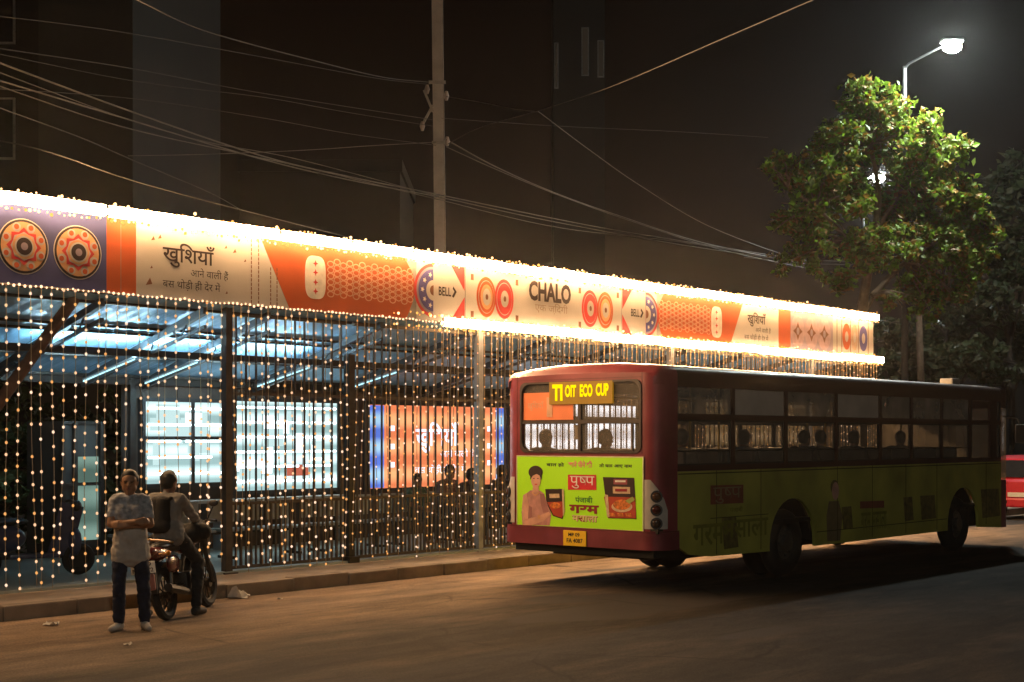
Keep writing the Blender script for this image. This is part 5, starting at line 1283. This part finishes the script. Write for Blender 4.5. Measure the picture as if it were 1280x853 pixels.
# ================================================================= red car ahead of the bus
cY = 34.6; cx = at(1261, HOR, cY).x
CARF = Matrix.Translation((cx + .45, cY + .6, 0)) @ Matrix.Rotation(ROT, 4, 'Z')
CAR = thing('parked_car', 'red hatchback ahead of the bus, cut by the right edge of the picture', 'car', (2, 0, 0), CARF)
CARP = mat('car_red', (.50, .02, .035), .3, 0, .06, 3, coat=.5)
prof = [(0.0, .35), (0, .95), (.12, 1.02), (.45, 1.52), (.8, 1.6), (2.0, 1.6), (2.75, 1.05), (3.6, .92), (3.75, .7), (3.75, .35)]
p = MB(); vs = []
for y, k in ((-.82, .97), (-.7, 1), (.7, 1), (.82, .97)):
    for x, z in prof:
        tuck = .14 if (z > 1.1 and abs(y) > .75) else 0
        vs.append((x, y - math.copysign(tuck, y), .35 + (z - .35) * k))
n = len(prof); fs = []
for i in range(3):
    for j in range(n): fs.append((i * n + j, i * n + (j + 1) % n, (i + 1) * n + (j + 1) % n, (i + 1) * n + j))
fs += [tuple(range(n)), tuple(range(3 * n, 4 * n))]
p.add(vs, fs).build('body', CARP, CAR, smooth=True)
CG = mat('car_glass', (.02, .02, .022), .08)
p = MB(); p.add([(.13, -.66, 1.06), (.13, .66, 1.06), (.42, .58, 1.47), (.42, -.58, 1.47)], [(0, 1, 2, 3)]); p.add([(.10, -.66, 1.06), (.10, .66, 1.06), (.39, .58, 1.48), (.39, -.58, 1.48)], [(0, 1, 2, 3)]); p.build('rear_window', CG, CAR)
for s in (-1, 1):
    p = MB(); p.prism([(.5, 1.08), (2.5, 1.08), (1.95, 1.5), (.75, 1.5)], lambda u, v, w: (u, s * (.825 - .16 * (v - 1.08) / .42 + w), v), .01); p.build('side_window', CG, CAR)
    p = MB(); p.box(-.02, .1, s * .58, s * .80, .72, 1.0, .02); p.build('tail_light', mat('car_tail', (.6, .45, .42), .25, 0, .1, 5), CAR)
    for x in (.65, 3.0):
        p = MB(); p.ring((x, s * .72, .31), (0, 1, 0), .24, .075, 26, 8, 1.2); w_ = p.build('wheel', BLACK, CAR, smooth=True); q = MB(); q.disc((x, s * .74, .31), (0, 1, 0), .2, .14, 18); q.build('rim', GALV, w_)
p = MB(); p.box(-.06, .3, -.8, .8, .32, .55, .04); p.build('bumper', CARP, CAR); p = MB(); p.box(-.07, -.055, -.25, .25, .58, .69); p.build('number_plate', MATS['plate_white'], CAR)

# ================================================================= buildings in the dark
def slab(name, label, x0, x1, y0, y1, z, m, wins, wm):
    B = thing(name, label, 'building', ((x0 + x1) / 2, (y0 + y1) / 2, 0)); p = MB(); p.box(x0, x1, y0, y1, 0, z); p.box(x0 - .1, x1 + .1, y0 - .1, y1 + .1, z, z + .5); p.build('wall', m, B)
    for a, b, c, d in wins:
        q = MB(); q.box(a - .06, b + .06, y0 - .06, y0 - .002, c - .06, d + .06); f = q.build('window_frame', mat('frame_grey', (.2, .19, .18), .6), B); q = MB(); q.box(a, b, y0 - .075, y0 - .062, c, d); q.build('window', wm, f)
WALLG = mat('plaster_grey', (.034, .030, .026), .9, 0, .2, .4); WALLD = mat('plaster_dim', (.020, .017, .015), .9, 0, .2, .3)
DIMW = emat('dim_window', (.5, .38, .26), .03); DARKW = mat('dark_window', (.02, .02, .022), .15)
bx1 = at(166, 0, 40).x; bx0 = at(48, 0, 40).x
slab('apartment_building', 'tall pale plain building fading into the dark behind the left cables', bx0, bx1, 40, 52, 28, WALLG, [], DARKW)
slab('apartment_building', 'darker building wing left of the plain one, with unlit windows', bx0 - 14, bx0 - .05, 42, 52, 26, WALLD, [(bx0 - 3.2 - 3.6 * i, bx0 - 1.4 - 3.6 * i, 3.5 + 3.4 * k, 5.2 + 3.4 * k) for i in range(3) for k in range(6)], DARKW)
ty = 92; X_ = lambda px: at(px, 0, ty).x; Z_ = lambda py: at(0, py, ty).z
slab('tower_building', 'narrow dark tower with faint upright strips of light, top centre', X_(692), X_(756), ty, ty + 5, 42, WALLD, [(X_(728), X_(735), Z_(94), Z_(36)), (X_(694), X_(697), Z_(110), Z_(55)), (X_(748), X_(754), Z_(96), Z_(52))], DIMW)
ty = 85
LITW = emat('far_window', (.9, .95, .8), .9)
wl = [(X_(1212), X_(1216), Z_(465), Z_(462)), (X_(1220), X_(1224), Z_(463), Z_(459)), (X_(1262), X_(1265), Z_(446), Z_(442)), (X_(1269), X_(1273), Z_(445), Z_(442)), (X_(1227), X_(1230), Z_(461), Z_(458))]
slab('low_building', 'low far building with a few specks of lit window behind the trees at right', X_(1195), X_(1330), ty, ty + 8, Z_(430), WALLD, wl, LITW)
p = MB()   # rooftop masses behind the shelter
slab('low_building', 'dark building behind the shelter, left of the pole', at(300, 0, 60).x, at(500, 0, 60).x, 60, 68, at(0, 215, 60).z, WALLD, [], DARKW)

# ================================================================= litter on the road
PAPER = mat('paper_litter', (.62, .58, .52), .9, 0, .1, 20)
def scrap(px, py, r, label, seed):
    Y = FPX * EYE / (py - HOR); x = (px - 640) / FPX * Y; rn = random.Random(seed); vs = []; n = 5
    for i in range(n):
        for j in range(n): vs.append((x + (i / (n - 1) - .5) * 2 * r + rn.uniform(-.2, .2) * r * .3, Y + (j / (n - 1) - .5) * 1.6 * r + rn.uniform(-.2, .2) * r * .3, .006 + abs(rn.gauss(0, .35)) * r))
    fs = [(i * n + j, i * n + j + 1, (i + 1) * n + j + 1, (i + 1) * n + j) for i in range(n - 1) for j in range(n - 1)]
    tag(MB().add(vs, fs).build('paper_scrap', PAPER, None, ID, (x, Y, 0)), label, 'paper')
scrap(64, 782, .075, 'white paper scrap on the road at far left', 1); scrap(298, 748, .13, 'crumpled pale paper at the foot of the kerb right of the motorcycle', 2); scrap(160, 807, .04, 'tiny white scrap on the road in front of the standing man', 3); scrap(350, 750, .035, 'tiny pale scrap on the road right of the crumpled paper', 4)

# ================================================================= night air
if HAZE:
    p = MB(); p.box(-75, 75, -16, 110, -1.2, 46); hz_ = p.build('haze', None); hz_['kind'] = 'stuff'; hz_.data.materials.clear()
    m = bpy.data.materials.new('night_air'); m.use_nodes = True; nt = m.node_tree; nt.nodes.remove(nt.nodes['Principled BSDF'])
    pv = nt.nodes.new('ShaderNodeVolumePrincipled'); pv.inputs['Density'].default_value = HAZE; pv.inputs['Color'].default_value = (.9, .87, .84, 1); pv.inputs['Anisotropy'].default_value = .86
    nt.links.new(pv.outputs[0], nt.nodes['Material Output'].inputs['Volume']); hz_.data.materials.append(m)
